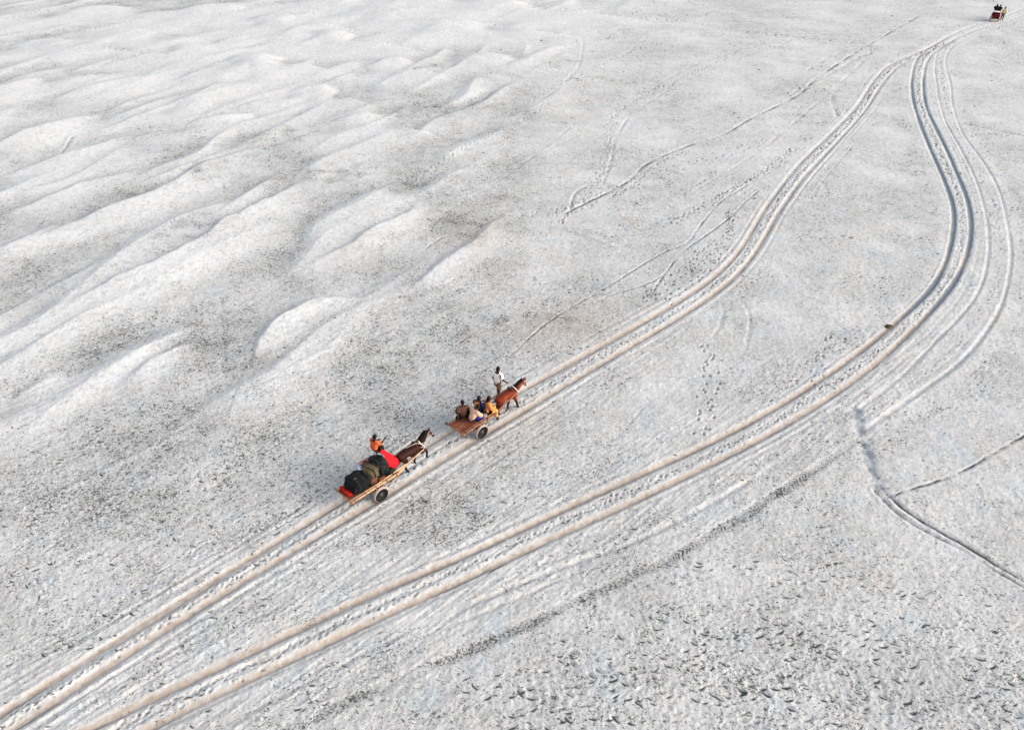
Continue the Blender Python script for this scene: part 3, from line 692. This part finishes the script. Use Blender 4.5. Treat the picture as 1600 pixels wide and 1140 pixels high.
ARMS = ('L', 'R')
def person(label, loc, rz, pose, wear, group=None, scale=1.0, nod=0.0, turn=0.0, long_hair=0.0, z=None, name='person'):
    root = empty(name, (loc[0], loc[1], loc[2]), rz); prop(root, label, 'person', group)
    J = dict(pose)
    for k in J:
        if len(J[k]) == 3: J[k] = (*J[k], RAD[k.rstrip('LR') if k[-1] in 'LR' else k])
    if scale != 1: J = {k: tuple(c * scale for c in v[:4]) + tuple(v[4:]) for k, v in J.items()}
    E_ = [('pelvis', 'spine'), ('spine', 'chest'), ('chest', 'neck'), ('neck', 'skull')]
    for s_ in ARMS:
        E_ += [('chest', 'shoulder' + s_), ('shoulder' + s_, 'elbow' + s_), ('elbow' + s_, 'wrist' + s_),
               ('pelvis', 'hip' + s_), ('hip' + s_, 'knee' + s_), ('knee' + s_, 'ankle' + s_), ('ankle' + s_, 'toe' + s_)]
    hc = J['head'][:3]; J2 = {k: v for k, v in J.items() if k != 'head'}; J2['skull'] = (*hc, .06 * scale)
    body = skin_me(J2, E_, 'pelvis'); body_src = body.copy()
    hm, R = head_me(Vector(hc), nod, turn, .098 * scale)
    parts = [body, hm]
    for s_ in ARMS:
        parts.append(tube_me(*[([Vector(p) for p in ps], [q * scale for q in rs]) for ps, rs in hand_paths(J['wrist' + s_], J['elbow' + s_])], seg=6))
    link('body', merge(*parts), wear.get('skin', 'skin'), root)
    for s_ in (-1, 1):
        bm = bmesh.new(); bmesh.ops.create_uvsphere(bm, u_segments=8, v_segments=6, radius=.012 * scale)
        bm.transform(R @ Matrix.Translation((.085 * scale, s_ * .034 * scale, .008 * scale))); link('eye', me_from(bm), 'eye', root)
    link('hair', hair_me(R, .098 * scale, long_hair, loc[0]), 'hair', root)
    def garment(nm, reach, off, m_, seed):
        """cloth that follows the body: the skin's own surface over the named bones, pushed out and creased"""
        bones = [(a, b, np.array(J2[a][:3]), np.array(J2[b][:3])) for a, b in E_]
        bm = bmesh.new(); bm.from_mesh(body_src); bm.normal_update(); kill = []
        for v in bm.verts:
            p = np.array(v.co); best = (9e9, None, 0)
            for a, b, A_, B_ in bones:
                e = B_ - A_; t = float(np.clip((p - A_) @ e / (e @ e), 0, 1)); d = np.linalg.norm(p - A_ - t * e) / (.5 * (J2[a][3] + J2[b][3]))
                if d < best[0]: best = (d, (a.rstrip('LR'), b.rstrip('LR')), t)
            lo, hi = reach.get(best[1], (2, -1))
            if not (lo <= best[2] <= hi): kill.append(v)
        nrm = {v: v.normal.copy() for v in bm.verts}
        for v in bm.verts:
            q = Vector(v.co)
            v.co += nrm[v] * scale * (off + .014 * mnoise.noise(Vector((q.x * 16 + seed, q.y * 16, q.z * 7))) + .008 * mnoise.noise(q * 28))
        bmesh.ops.delete(bm, geom=kill, context='VERTS')
        return link(nm, me_from(bm), m_, root)
    if 'legs' in wear:
        rc_ = {('pelvis', 'spine'): (0, .45), ('pelvis', 'hip'): (0, 1), ('hip', 'knee'): (0, .86 if wear.get('short') else 1)}
        if not wear.get('short'): rc_[('knee', 'ankle')] = (0, .86)
        garment('shorts' if wear.get('short') else 'trousers', rc_, .024, wear['legs'], loc[0])
    if 'shirt' in wear:
        rc_ = {('pelvis', 'spine'): (0, 1), ('spine', 'chest'): (0, 1), ('chest', 'neck'): (0, .72), ('chest', 'shoulder'): (0, 1), ('pelvis', 'hip'): (0, .75), ('shoulder', 'elbow'): (0, 1 if wear.get('sleeves') else .74)}
        if wear.get('sleeves'): rc_[('elbow', 'wrist')] = (0, .84)
        garment('shirt', rc_, .040, wear['shirt'], loc[1])
    return root

RAD = dict(pelvis=.132, spine=.122, chest=.145, neck=.055, head=.09, shoulder=.070, elbow=.045, wrist=.030, hip=.094, knee=.060, ankle=.037, toe=.032)
def pose(**kw): return kw
STAND = pose(pelvis=(0, 0, .90), spine=(.0, 0, 1.08), chest=(.01, 0, 1.28), neck=(.02, 0, 1.42), head=(.04, 0, 1.56),
             shoulderL=(.0, .18, 1.34), elbowL=(-.06, .23, 1.08), wristL=(.02, .24, .86), shoulderR=(.0, -.18, 1.34), elbowR=(.02, -.26, 1.09), wristR=(.18, -.36, .92),
             hipL=(0, .09, .85), kneeL=(.13, .10, .47), ankleL=(.10, .10, .08), toeL=(.24, .11, .03), hipR=(0, -.09, .85), kneeR=(.0, -.10, .46), ankleR=(-.20, -.10, .10), toeR=(-.08, -.11, .03))
STAND_FAR = dict(STAND, wristR=(.10, -.25, .86), elbowR=(-.03, -.25, 1.08))
SIT = pose(pelvis=(0, 0, .12), spine=(.02, 0, .30), chest=(.06, 0, .50), neck=(.09, 0, .63), head=(.13, 0, .765),
           shoulderL=(.05, .18, .56), elbowL=(.16, .25, .34), wristL=(.34, .17, .30), shoulderR=(.05, -.18, .56), elbowR=(.16, -.25, .34), wristR=(.34, -.17, .30),
           hipL=(.02, .10, .11), kneeL=(.33, .27, .20), ankleL=(.38, .04, .07), toeL=(.46, -.04, .05), hipR=(.02, -.10, .11), kneeR=(.33, -.27, .20), ankleR=(.28, -.06, .08), toeR=(.36, .06, .06))
KNEES = dict(SIT, kneeL=(.34, .14, .42), ankleL=(.36, .12, .06), toeL=(.49, .13, .03), kneeR=(.34, -.14, .42), ankleR=(.36, -.12, .06), toeR=(.49, -.13, .03), wristL=(.40, .08, .40), wristR=(.40, -.08, .38))
BENT = dict(KNEES, spine=(.06, 0, .30), chest=(.20, 0, .46), neck=(.30, 0, .55), head=(.40, 0, .64), shoulderL=(.19, .18, .50), shoulderR=(.19, -.18, .50), elbowL=(.32, .24, .30), elbowR=(.32, -.24, .30), wristL=(.50, .14, .22), wristR=(.50, -.12, .22),
            kneeL=(.36, .17, .36), kneeR=(.36, -.17, .36))
DANGLE = dict(SIT, kneeL=(.42, .11, .12), ankleL=(.46, .11, -.30), toeL=(.58, .12, -.35), kneeR=(.42, -.11, .12), ankleR=(.42, -.11, -.31), toeR=(.54, -.12, -.36), wristL=(.36, .13, .20), wristR=(.36, -.13, .20))
POINT = dict(DANGLE, elbowR=(.24, -.22, .42), wristR=(.46, -.20, .50), elbowL=(.2, .22, .36), wristL=(.38, .16, .34))
LEAN = dict(SIT, elbowL=(-.10, .26, .34), wristL=(-.16, .26, .12))

# ------------------------------------------------------------------ horses
HR = dict(rump=.15, croup=.215, loin=.235, barrel=.245, withers=.225, breast=.18, neckA=.165, neckB=.128, poll=.098, cheek=.098, muzzle=.068, lip=.054)
def horse(label, loc, rz, body_col, neck, legs, turn=0.0, group=None, rein=True, fine_parts=True, name='horse'):
    root = empty(name, loc, rz); prop(root, label, 'horse', group)
    J = dict(rump=(-.60, 0, 1.0), croup=(-.42, 0, 1.02), loin=(-.12, 0, .985), barrel=(.12, 0, .955), withers=(.40, 0, .985), breast=(.58, 0, .95), **neck)
    J = {k: (*v, HR[k], .86) for k, v in J.items()}
    E_ = [('rump', 'croup'), ('croup', 'loin'), ('loin', 'barrel'), ('barrel', 'withers'), ('withers', 'breast'), ('breast', 'neckA'), ('neckA', 'neckB'), ('neckB', 'poll'), ('poll', 'cheek'), ('cheek', 'muzzle'), ('muzzle', 'lip')]
    rad = {'h': (.15, .11, .060, .043, .052), 'f': (.125, .09, .058, .042, .052)}
    hoof_at = []
    for q, pts in legs.items():
        prev = 'croup' if q[0] == 'h' else 'withers'
        for i, p in enumerate(pts):
            J[q + str(i)] = (*p, rad[q[0]][i]); E_.append((prev, q + str(i))); prev = q + str(i)
        hoof_at.append((pts[-2], pts[-1]))
    me_ = skin_me(J, E_, 'barrel', grow=1.10)
    bm = bmesh.new(); bm.from_mesh(me_)                                    # ears and jaw join the body
    pl, ck = Vector(J['poll'][:3]), Vector(J['cheek'][:3])
    hd = (Vector(J['lip'][:3]) - pl).normalized(); sd_ = hd.cross(Vector((0, 0, 1))).normalized(); upv = sd_.cross(hd).normalized()
    for s_ in (-1, 1):
        b = pl + upv * .07 + sd_ * s_ * .045
        tube(bm, [b, b + upv * .07 + sd_ * s_ * .015, b + upv * .14 + hd * .02], [.030, .028, .004], 7)
    me_ = bpy.data.meshes.new('horse_body'); bm.to_mesh(me_); bm.free()
    at = me_.color_attributes.new('coat', 'FLOAT_COLOR', 'POINT')
    bc = np.array(body_col); blk = np.array((.012, .008, .007))
    mz = np.array(J['lip'][:3])
    for v, d in zip(me_.vertices, at.data):
        p = np.array(v.co); f = float(np.clip((.66 - p[2]) / .22, 0, 1)) if p[0] < .9 else 0
        f = max(f, float(np.clip(1.2 - np.linalg.norm(p - mz) / .13, 0, .8)))
        f = max(f, float(np.clip(.30 + .9 * mnoise.noise(Vector(p * 3.1)), 0, .5)))
        top = np.clip((p[2] - 1.08) / .15, 0, .35) if p[0] < .5 else 0
        c = bc * (1 - max(f, top)) + blk * max(f, top)
        d.color = (*c, 1)
    link('body', me_, 'coat', root)
    for fet, hf in hoof_at:
        dx, dz = hf[0] - fet[0], hf[2] - fet[2]
        link('hoof', tube_me(([(hf[0] - dx * .15, hf[1], hf[2] + .03), (hf[0] + .012, hf[1], hf[2] - .03)], [.042, .052]), seg=10), 'hoof', root)
    # mane: overlapping locks down the crest of the neck
    bm = bmesh.new(); crest = [J['withers'], J['neckA'], J['neckB'], J['poll']]
    cr = [Vector(c[:3]) for c in crest]; rr_ = [c[3] for c in crest]
    for i in range(48):
        t = i / 47 * 2.6 + .4; a = min(int(t), 2); f = t - a
        p = cr[a].lerp(cr[a + 1], f); ax = (cr[a + 1] - cr[a]).normalized(); nrm = Vector((0, 1, 0)).cross(ax).normalized(); nrm = nrm if nrm.dot(Vector((-1, 0, 1))) > 0 else -nrm
        q = p + nrm * (rr_[a] * (1 - f) + rr_[a + 1] * f) * .98; s_ = 1 if i % 3 else -1
        tube(bm, [q - nrm * .02, q + nrm * .035 + Vector((0, s_ * .03, 0)), q + Vector((random.uniform(-.04, .02), s_ * .085, -.03)), q + Vector((random.uniform(-.06, .03), s_ * .10, random.uniform(-.15, -.08)))], [.026, .027, .020, .006], 5)
    tube(bm, [pl + upv * .07, pl + upv * .075 + hd * .06, pl + upv * .055 + hd * .13], [.03, .028, .006], 6)
    link('mane', me_from(bm), 'mane', root)
    bm = bmesh.new()
    for i in range(9):
        o = Vector((random.uniform(-.02, .02), random.uniform(-.03, .03), 0))
        tube(bm, [Vector((-.72, 0, 1.06)) + o * .4, Vector((-.83, 0, .98)) + o, Vector((-.86, 0, .72)) + o * 1.6, Vector((-.82, 0, .42)) + o * 2], [.022, .026, .026, .006], 6)
    link('tail', me_from(bm), 'mane', root)
    # harness
    def hoop(cx, cz, ry, rz_, r, tilt=0.0, n_=20, a0=0, a1=2 * math.pi):
        return [(cx + tilt * math.sin(a), ry * math.cos(a), cz + rz_ * math.sin(a)) for a in np.linspace(a0, a1, n_)]
    link('collar', tube_me((hoop(.60, 1.02, .185, .245, 0, -.14), .026)), 'harness', root)
    link('girth', tube_me((hoop(.30, .955, .232, .268, 0, 0), .020)), 'leather', root)
    pad = bag_me(.13, .30, .10, .7, 3, .02, 3); pd = link('saddle_pad', pad, 'leather', root); pd.location = (.30, 0, 1.225)
    link('back_strap', tube_me(([(.30, .02, 1.26), (.0, 0, 1.245), (-.30, 0, 1.255), (-.55, 0, 1.20), (-.70, 0, 1.09)], .014)), 'leather', root)
    c1 = pl.lerp(Vector(J['muzzle'][:3]), .72)
    def ring(c, r): return [tuple(c + (sd_ * math.cos(a) + upv * math.sin(a)) * r) for a in np.linspace(0, 2 * math.pi, 14)]
    link('bridle', tube_me((ring(c1, .075), .011), (ring(pl + hd * .05, .10), .010), ([c1 + sd_ * .075, pl + hd * .05 + sd_ * .10], .009), ([c1 - sd_ * .075, pl + hd * .05 - sd_ * .10], .009)), 'harness', root)
    if rein:
        for s_ in (-1, 1):
            a = c1 + sd_ * s_ * .08 - upv * .02
            link('rein', tube_me(([a, a.lerp(Vector((.55, -s_ * .18, 1.12)), .5) + Vector((0, 0, -.08)), (.50, -s_ * .20, 1.18), (.30, -s_ * .12, 1.29), (-.2, -s_ * .1, 1.33)], .010)), 'harness', root)
    return root

HIND = lambda s, k=0.0: [(-.44, s * .12, .86), (-.34 + k * .5, s * .14, .66), (-.56 + k, s * .12, .42), (-.52 + k * 1.2, s * .12, .15), (-.46 + k * 1.2, s * .12, .045)]
FORE = lambda s, k=0.0: [(.46, s * .12, .86), (.44 + k * .15, s * .13, .68), (.46 + k * .6, s * .12, .40), (.44 + k, s * .12, .13), (.48 + k, s * .12, .045)]
LIFT = lambda s: [(.48, s * .12, .86), (.54, s * .13, .70), (.80, s * .12, .64), (.82, s * .12, .38), (.78, s * .12, .28)]

# ------------------------------------------------------------------ carts
def wheel(parent, y, side):
    e = empty('wheel', (0, y, .34), 0, parent)
    t_ = link('tyre', lathe_y([(.235, -.07), (.30, -.085), (.335, -.065), (.345, 0), (.335, .065), (.30, .085), (.235, .07)], 36), 'tyre', e)
    link('sidewall', lathe_y([(.268, side * .082), (.300, side * .090), (.306, side * .088), (.305, side * .070), (.23, side * .06), (.232, side * .074)], 36), 'sidewall', e)
    bm = bmesh.new(); tmp = lathe_y([(.0, side * .02), (.10, side * .03), (.20, side * .012), (.238, side * .066), (.245, side * .05), (.24, -side * .06), (.10, -side * .02), (.0, -side * .02)], 30)
    link('rim', tmp, 'sidewall', e)
    link('hub', lathe_y([(.0, side * .09), (.045, side * .085), (.075, side * .05), (.10, side * .036), (.0, side * .01)], 20), 'hub', e)
    for k in range(5):
        a = 2 * math.pi * k / 5
        link('lug_nut', tube_me(([(.13 * math.cos(a), side * .02, .13 * math.sin(a)), (.13 * math.cos(a), side * .045, .13 * math.sin(a))], .016), seg=6), 'hub', e)
    return e

def cart(label, x, y, rz, z, x0, x1, tip, n_planks, wood, shaft_wood, load_rail=True, group=None):
    root = empty('horse_cart', (x, y, z), rz); prop(root, label, 'cart', group)
    zb = .80; hw = .43
    for yy, sd2 in ((-.50, -1), (.50, 1)): wheel(root, yy, sd2)
    link('axle', tube_me(([(0, -.44, .34), (0, .44, .34)], .035)), 'beam', root)
    for yy in (-.27, .27):
        link('bolster', box_me(.16, .10, .42, .01, (0, yy, .56)), 'beam', root)
        link('brace', tube_me(([(.02, yy, .37), (.55, yy * 1.3, zb - .06)], .022)), wood, root); link('brace', tube_me(([(-.02, yy, .37), (-.55, yy * 1.3, zb - .06)], .022)), wood, root)
    pw = (2 * hw) / n_planks
    for k in range(n_planks):
        me_ = box_me(x1 - x0 + random.uniform(-.06, .06), pw * .80, .028, .004, ((x0 + x1) / 2, -hw + pw * (k + .5), zb + random.uniform(-.006, .006)), .006)
        link('plank', me_, 'plank', root, smooth=False)
    nb = 5
    for k in range(nb):
        xx = x0 + .06 + (x1 - x0 - .12) * k / (nb - 1)
        link('cross_beam', tube_me(([(xx, -hw - .10, zb - .055), (xx + random.uniform(-.02, .02), hw + .10, zb - .05)], .032)), wood, root)
    for s_ in (-1, 1):
        yb = s_ * (hw + .045)
        link('shaft', tube_me(([(x0 - .10, yb, zb - .02), (x0 + .6, yb + s_ * .01, zb + .005), (x1, yb - s_ * .02, zb + .02), (x1 + .55, s_ * .36, .90), (tip, s_ * .265, 1.04)], [.036, .038, .038, .034, .026])), shaft_wood, root)
        if load_rail:
            link('side_rail', tube_me(([(x0 - .06, s_ * (hw - .005), zb + .075), (0, s_ * (hw + .005), zb + .08), (x1 + .50, s_ * (hw - .07), zb + .13)], .030)), shaft_wood, root)
            link('stay', tube_me(([(x1 + .52, s_ * .37, .88), (x1 - .05, s_ * (hw + .02), .70), (x1 - .52, s_ * (hw + .05), .50)], .024)), shaft_wood, root)
        else:
            link('side_rail', tube_me(([(x0 - .02, s_ * (hw - .01), zb + .055), (x1 + .10, s_ * (hw - .03), zb + .065)], .026)), wood, root)
        for k in range(5):
            xx = x0 + .12 + (x1 - x0 - .2) * k / 4
            link('lashing', tube_me(([(xx, yb + .045 * math.cos(a), zb + .03 + .075 * math.sin(a)) for a in np.linspace(0, 2 * math.pi, 9)], .011), seg=5), 'rope', root)
    link('rear_bar', tube_me(([(x0 - .03, -hw - .16, zb + .01), (x0 - .03, hw + .16, zb + .02)], .034)), wood, root)
    link('front_bar', tube_me(([(x1 + .03, -hw - .06, zb + .03), (x1 + .03, hw + .06, zb + .03)], .032)), wood, root)
    return root

HEAD = math.radians(44.6)
Fv, Lv = np.array([math.cos(HEAD), math.sin(HEAD)]), np.array([-math.sin(HEAD), math.cos(HEAD)])
cw1 = gp(596, 779) + Lv * .50; cw2 = gp(752.5, 681.5) + Lv * .50
def on(cw, x, y): return cw + Fv * x + Lv * y
def rut_z(cw): return min(ground_z(*on(cw, 0, -.50)), ground_z(*on(cw, 0, .50)))
z1, z2 = rut_z(cw1) - .005, rut_z(cw2) - .005
def feet_z(p): return max(ground_z(p[0] + dx, p[1] + dy) for dx in (-.15, 0, .15) for dy in (-.15, 0, .15))
def foot(cw, x, y):
    p = on(cw, x, y); return ground_z(*p)

# --- the loaded cart
cart('horse cart with pale bamboo rails heaped with tied black bags', cw1[0], cw1[1], HEAD, z1, -1.30, .95, 2.45, 6, 'bamboo_red', 'bamboo')
h1x = 1.93
p = on(cw1, h1x, .06); hz1 = np.mean([foot(cw1, h1x + .5, .0), foot(cw1, h1x - .5, .05)])
horse('dark bay horse trotting with raised head, pulling the cart of black bags', (p[0], p[1], hz1), HEAD, (.036, .009, .005),
      dict(neckA=(.70, 0, 1.17), neckB=(.84, -.02, 1.36), poll=(.95, -.05, 1.50), cheek=(1.04, -.10, 1.40), muzzle=(1.15, -.17, 1.24), lip=(1.18, -.19, 1.18)),
      dict(hl=HIND(1, -.16), hr=HIND(-1, .20), fl=FORE(1, -.14), fr=LIFT(-1)))
def bag(name, label, x, y, z, size, m_, rz=0.0, e=.6, seed=0, tilt=0.0, cat='bag', group=None, amp=.06, cw=cw1, zz=None):
    q = on(cw, x, y); root = empty(name, (q[0], q[1], (z1 if zz is None else zz) + z), HEAD + rz); root.rotation_euler[1] = tilt
    prop(root, label, cat, group)
    o = link('cover', bag_me(*size, e=e, seed=seed, amp=amp), m_, root); o.location = (0, 0, size[2] * .425)
    return root
def straps(root, size, xs, m_='rope', r=.007):
    for xx in xs:
        a = np.linspace(-.45, math.pi + .45, 18)
        P = [(xx + .02 * math.sin(3 * t), size[1] * .525 * math.copysign(abs(math.cos(t)) ** .62, math.cos(t)), size[2] * .425 + size[2] * .53 * math.copysign(abs(math.sin(t)) ** .62, math.sin(t))) for t in a]
        link('strap', tube_me((P, r), seg=6), m_, root)
DZ = .815
b1 = bag('duffel_bag', 'bulky black duffel bag with crossed ropes over the back of the cart', -.62, .04, DZ, (1.0, .90, .66), 'black_cloth', .05, .84, 1); straps(b1, (1.0, .90, .66), (-.22, .05, .30))
link('rope', tube_me(([(-.42, -.40, .25), (-.15, -.22, .55), (.12, .05, .63), (.38, .36, .45)], .011), ([(.42, -.40, .25), (.12, -.2, .57), (-.15, .08, .62), (-.40, .36, .42)], .011), seg=6), 'rope', b1)
link('label_patch', box_me(.12, .10, .006, .001, (-.16, -.12, .625)), 'hub', b1, smooth=False)
b2 = bag('canvas_bag', 'khaki canvas holdall lying across the middle of the bag load', -.02, .08, DZ + .22, (.60, .80, .52), 'khaki', .25, .66, 2); straps(b2, (.60, .80, .52), (-.12, .14), 'black_cloth', .014)
b3 = bag('rucksack', 'tall black green rucksack standing under the orange shirted boy', .44, .10, DZ, (.60, .88, .86), 'green_black', -.04, .72, 3); straps(b3, (.60, .88, .86), (-.12, .12), 'rope', .010)
link('pocket', bag_me(.26, .40, .22, .6, 9, .03, 3), 'green_black', b3).location = (.10, -.30, .36)
bag('sack', 'flat black sack wedged under the khaki holdall', -.02, .04, DZ, (.74, .86, .34), 'black_cloth', .0, .55, 4)
bag('pouch', 'small brown patterned pouch tucked beside the khaki holdall', -.12, -.30, DZ + .12, (.34, .18, .26), 'brown_cloth', .0, .6, 5)
bag('sack', 'black nylon sack at the foot of the red blanket', .72, -.26, DZ, (.34, .30, .30), 'green_black', .2, .7, 14)
bag('sack', 'small dark brown sack by the near rail under the rucksack', .22, -.36, DZ, (.34, .16, .24), 'brown_cloth', .1, .7, 15)
bag('roll', 'dull pink bedroll lying behind the khaki holdall', .05, .52, DZ + .42, (.70, .22, .22), 'pink', .0, .75, 6, cat='bedroll')
bag('bundle', 'small bright red bundle at the tail of the bamboo cart', -1.14, .12, DZ, (.24, .62, .15), 'bright_red', .0, .6, 7, cat='bundle')
bag('cloth', 'crumpled pale blue printed cloth between black duffel and khaki bag', -.30, .34, DZ + .58, (.28, .34, .10), 'lilac', .3, .7, 8, cat='cloth', amp=.08)
q = on(cw1, 0, 0); rc = empty('blanket', (q[0], q[1], z1), HEAD); prop(rc, 'bright red blanket draped over the front of the bag load', 'blanket')
link('sheet', cloth_me([[(.66, .38, 1.71), (.82, .40, 1.70), (.95, .36, 1.62)],
                        [(.76, .18, 1.52), (.90, .22, 1.55), (1.02, .22, 1.42)],
                        [(.80, .04, 1.27), (.98, .08, 1.31), (1.20, .14, 1.22)],
                        [(.84, -.10, 1.03), (1.02, -.06, 1.07), (1.26, .0, 1.06)],
                        [(.88, -.22, .88), (1.06, -.18, .89), (1.27, -.12, .92)]], 26, 30, .05, 2), 'red', rc)
p = on(cw1, .52, .40)
person('boy in orange shirt and dark shorts pointing from atop the bag load', (p[0], p[1], z1 + 1.68), HEAD + .15, POINT, dict(shirt='orange', legs='black_cloth', short=True), scale=.93)

# --- the passenger cart
cart('flat brown plank cart carrying four seated passengers', cw2[0], cw2[1], HEAD, z2, -1.03, .90, 2.40, 7, 'bamboo_red', 'bamboo_red', False)
h2x = 1.90
p = on(cw2, h2x, -.05); hz2 = np.mean([foot(cw2, h2x + .5, .0), foot(cw2, h2x - .5, .0)])
horse('chestnut horse with lowered head, pulling the passenger cart', (p[0], p[1], hz2), HEAD, (.20, .028, .008),
      dict(neckA=(.74, 0, 1.10), neckB=(.93, 0, 1.20), poll=(1.10, -.01, 1.28), cheek=(1.17, -.02, 1.16), muzzle=(1.24, -.04, .98), lip=(1.26, -.045, .91)),
      dict(hl=HIND(1, .14), hr=HIND(-1, -.12), fl=FORE(1, -.20), fr=FORE(-1, .22)), rein=False)
SEAT = z2 + .82
def rider(label, x, y, rz, ps, wear, **kw):
    p = on(cw2, x, y); return person(label, (p[0], p[1], SEAT + kw.pop('dz', 0)), HEAD + rz, ps, wear, **kw)
rider('man in dark brown shirt sitting at the far side of the plank cart', -.30, .32, 1.0, LEAN, dict(shirt='brown_shirt', legs='black_cloth', sleeves=False))
rider('person in peach shirt hunched over at the near rail of the plank cart', -.24, -.16, .05, BENT, dict(shirt='peach', legs='blue', sleeves=True), nod=.35)
rider('person in navy top with orange scarf sitting mid cart', .36, .12, .15, KNEES, dict(shirt='navy', legs='blue', sleeves=True))
rider('person in orange tunic and yellow trousers dangling legs off the cart front', .66, -.14, -.35, DANGLE, dict(shirt='ochre', legs='yellow', sleeves=True), long_hair=.15)
pr_ = on(cw2, .36, .12); sc = empty('scarf', (pr_[0], pr_[1], SEAT), HEAD + .15); prop(sc, 'orange scarf hanging down the back of the navy clad passenger', 'scarf')
link('cloth', cloth_me([[(-.02, .13, .66), (-.06, .0, .67), (-.02, -.13, .66)], [(-.10, .10, .52), (-.12, .02, .52), (-.11, -.06, .53)], [(-.15, .07, .32), (-.16, .02, .32), (-.15, -.04, .33)], [(-.17, .06, .16), (-.18, .02, .15), (-.17, -.03, .16)]], 12, 14, .012, 5, .01), 'ochre', sc)
bag('bag', 'small black bag behind the brown shirted passenger', -.52, .40, .82, (.22, .24, .20), 'black_cloth', .2, .6, 11, cw=cw2, zz=z2)
bag('cloth_bundle', 'grey cloth bundle by the near rail of the plank cart', .38, -.30, .82, (.24, .20, .18), 'grey', .2, .6, 12, cat='bundle', cw=cw2, zz=z2)
bag('cloth_bundle', 'royal blue bundle in front of the hunched passenger', .14, -.24, .82, (.22, .24, .22), 'blue', .2, .6, 13, cat='bundle', cw=cw2, zz=z2)
p = gp(778, 620)
person('man in cream shirt and brown shorts walking beside the chestnut horse', (p[0], p[1], feet_z(p) - .01), HEAD + .10, STAND, dict(shirt='white', legs='shorts', short=True), scale=1.03)

# --- the far cart
fh = math.radians(62); cw3 = gp(1553, 33)
F3, L3 = np.array([math.cos(fh), math.sin(fh)]), np.array([-math.sin(fh), math.cos(fh)])
def on3(x, y): return cw3 + F3 * x + L3 * y
z3 = ground_z(*on3(0, 0)) - .02
cart('distant cart with a maroon covered load far up the track', cw3[0], cw3[1], fh, z3, -.9, .8, 2.3, 5, 'bamboo_red', 'bamboo_red', False)
def load3(name, label, x, y, z, size, m_, seed, cat):
    q = on3(x, y); r = empty(name, (q[0], q[1], z3 + z), fh); prop(r, label, cat)
    link('cover', bag_me(*size, e=.5, seed=seed, amp=.03), m_, r).location = (0, 0, size[2] * .425); return r
load3('covered_load', 'maroon cloth covered load on the distant cart', -.35, 0, .815, (.95, .95, .52), 'maroon', 21, 'load')
q = on3(-.92, 0); hc_ = empty('hanging_cloth', (q[0], q[1], z3), fh); prop(hc_, 'dark red cloth hanging down the back of the distant cart', 'cloth')
link('sheet', cloth_me([[(.05, .45, 1.12), (0, 0, 1.16), (.05, -.45, 1.12)], [(-.08, .43, .8), (-.10, 0, .8), (-.08, -.43, .8)], [(-.10, .42, .48), (-.12, 0, .46), (-.10, -.42, .48)]], 22, 14, .05, 9), 'maroon', hc_)
load3('folded_sheet', 'white sheet folded on top of the maroon load', -.5, .05, 1.25, (.6, .8, .12), 'white', 22, 'sheet')
for (x, y, lb) in ((-.1, .22, 'taller black robed person seated on the distant cart'), (.15, -.20, 'black robed person with bare forearm seated on the distant cart')):
    q = on3(x, y); person(lb, (q[0], q[1], z3 + 1.28 if x < 0 else z3 + 1.20), fh, KNEES, dict(shirt='black_cloth', legs='black_cloth', sleeves=True), long_hair=.2)
q = on3(1.9, 0); horse('brown horse ahead of the distant cart', (q[0], q[1], feet_z(q)), fh, (.10, .035, .02), dict(neckA=(.74, 0, 1.12), neckB=(.92, 0, 1.26), poll=(1.06, 0, 1.36), cheek=(1.14, 0, 1.24), muzzle=(1.22, 0, 1.06), lip=(1.24, 0, 1.0)),
      dict(hl=HIND(1, .1), hr=HIND(-1, -.1), fl=FORE(1, -.12), fr=FORE(-1, .15)), rein=False)
p = gp(1564.5, 32)
person('person in pale yellow shirt and olive trousers walking by the distant cart', (p[0], p[1], feet_z(p) - .01), fh, STAND_FAR, dict(shirt='cream', legs='olive', sleeves=True), scale=1.03)

# --- small things lying on the sand
def lump(name, label, px, py, size, m_, cat, seed, rz=0.4):
    p = gp(px, py); o = link(name, bag_me(*size, e=.9, seed=seed, amp=.12, sub=3), m_); o.location = (p[0], p[1], ground_z(*p) + size[2] * .36); o.rotation_euler = (0, 0, rz)
    prop(o, label, cat)
lump('dung_pile', 'brown dung clump on the rim of the right hand track bend', 1388, 510, (.42, .26, .14), 'clod', 'dung', 31)
lump('plastic_scrap', 'crumpled green plastic litter in front of the chestnut horse', 824, 618, (.14, .10, .06), 'litter_green', 'litter', 32)
lump('clod', 'dark clod between the carts beside the bay horse', 697.5, 661, (.14, .10, .08), 'clod', 'clod', 33)
lump('clod', 'dark clod lying on the sand below the loaded cart wheel', 666, 783, (.15, .10, .08), 'clod', 'clod', 34)
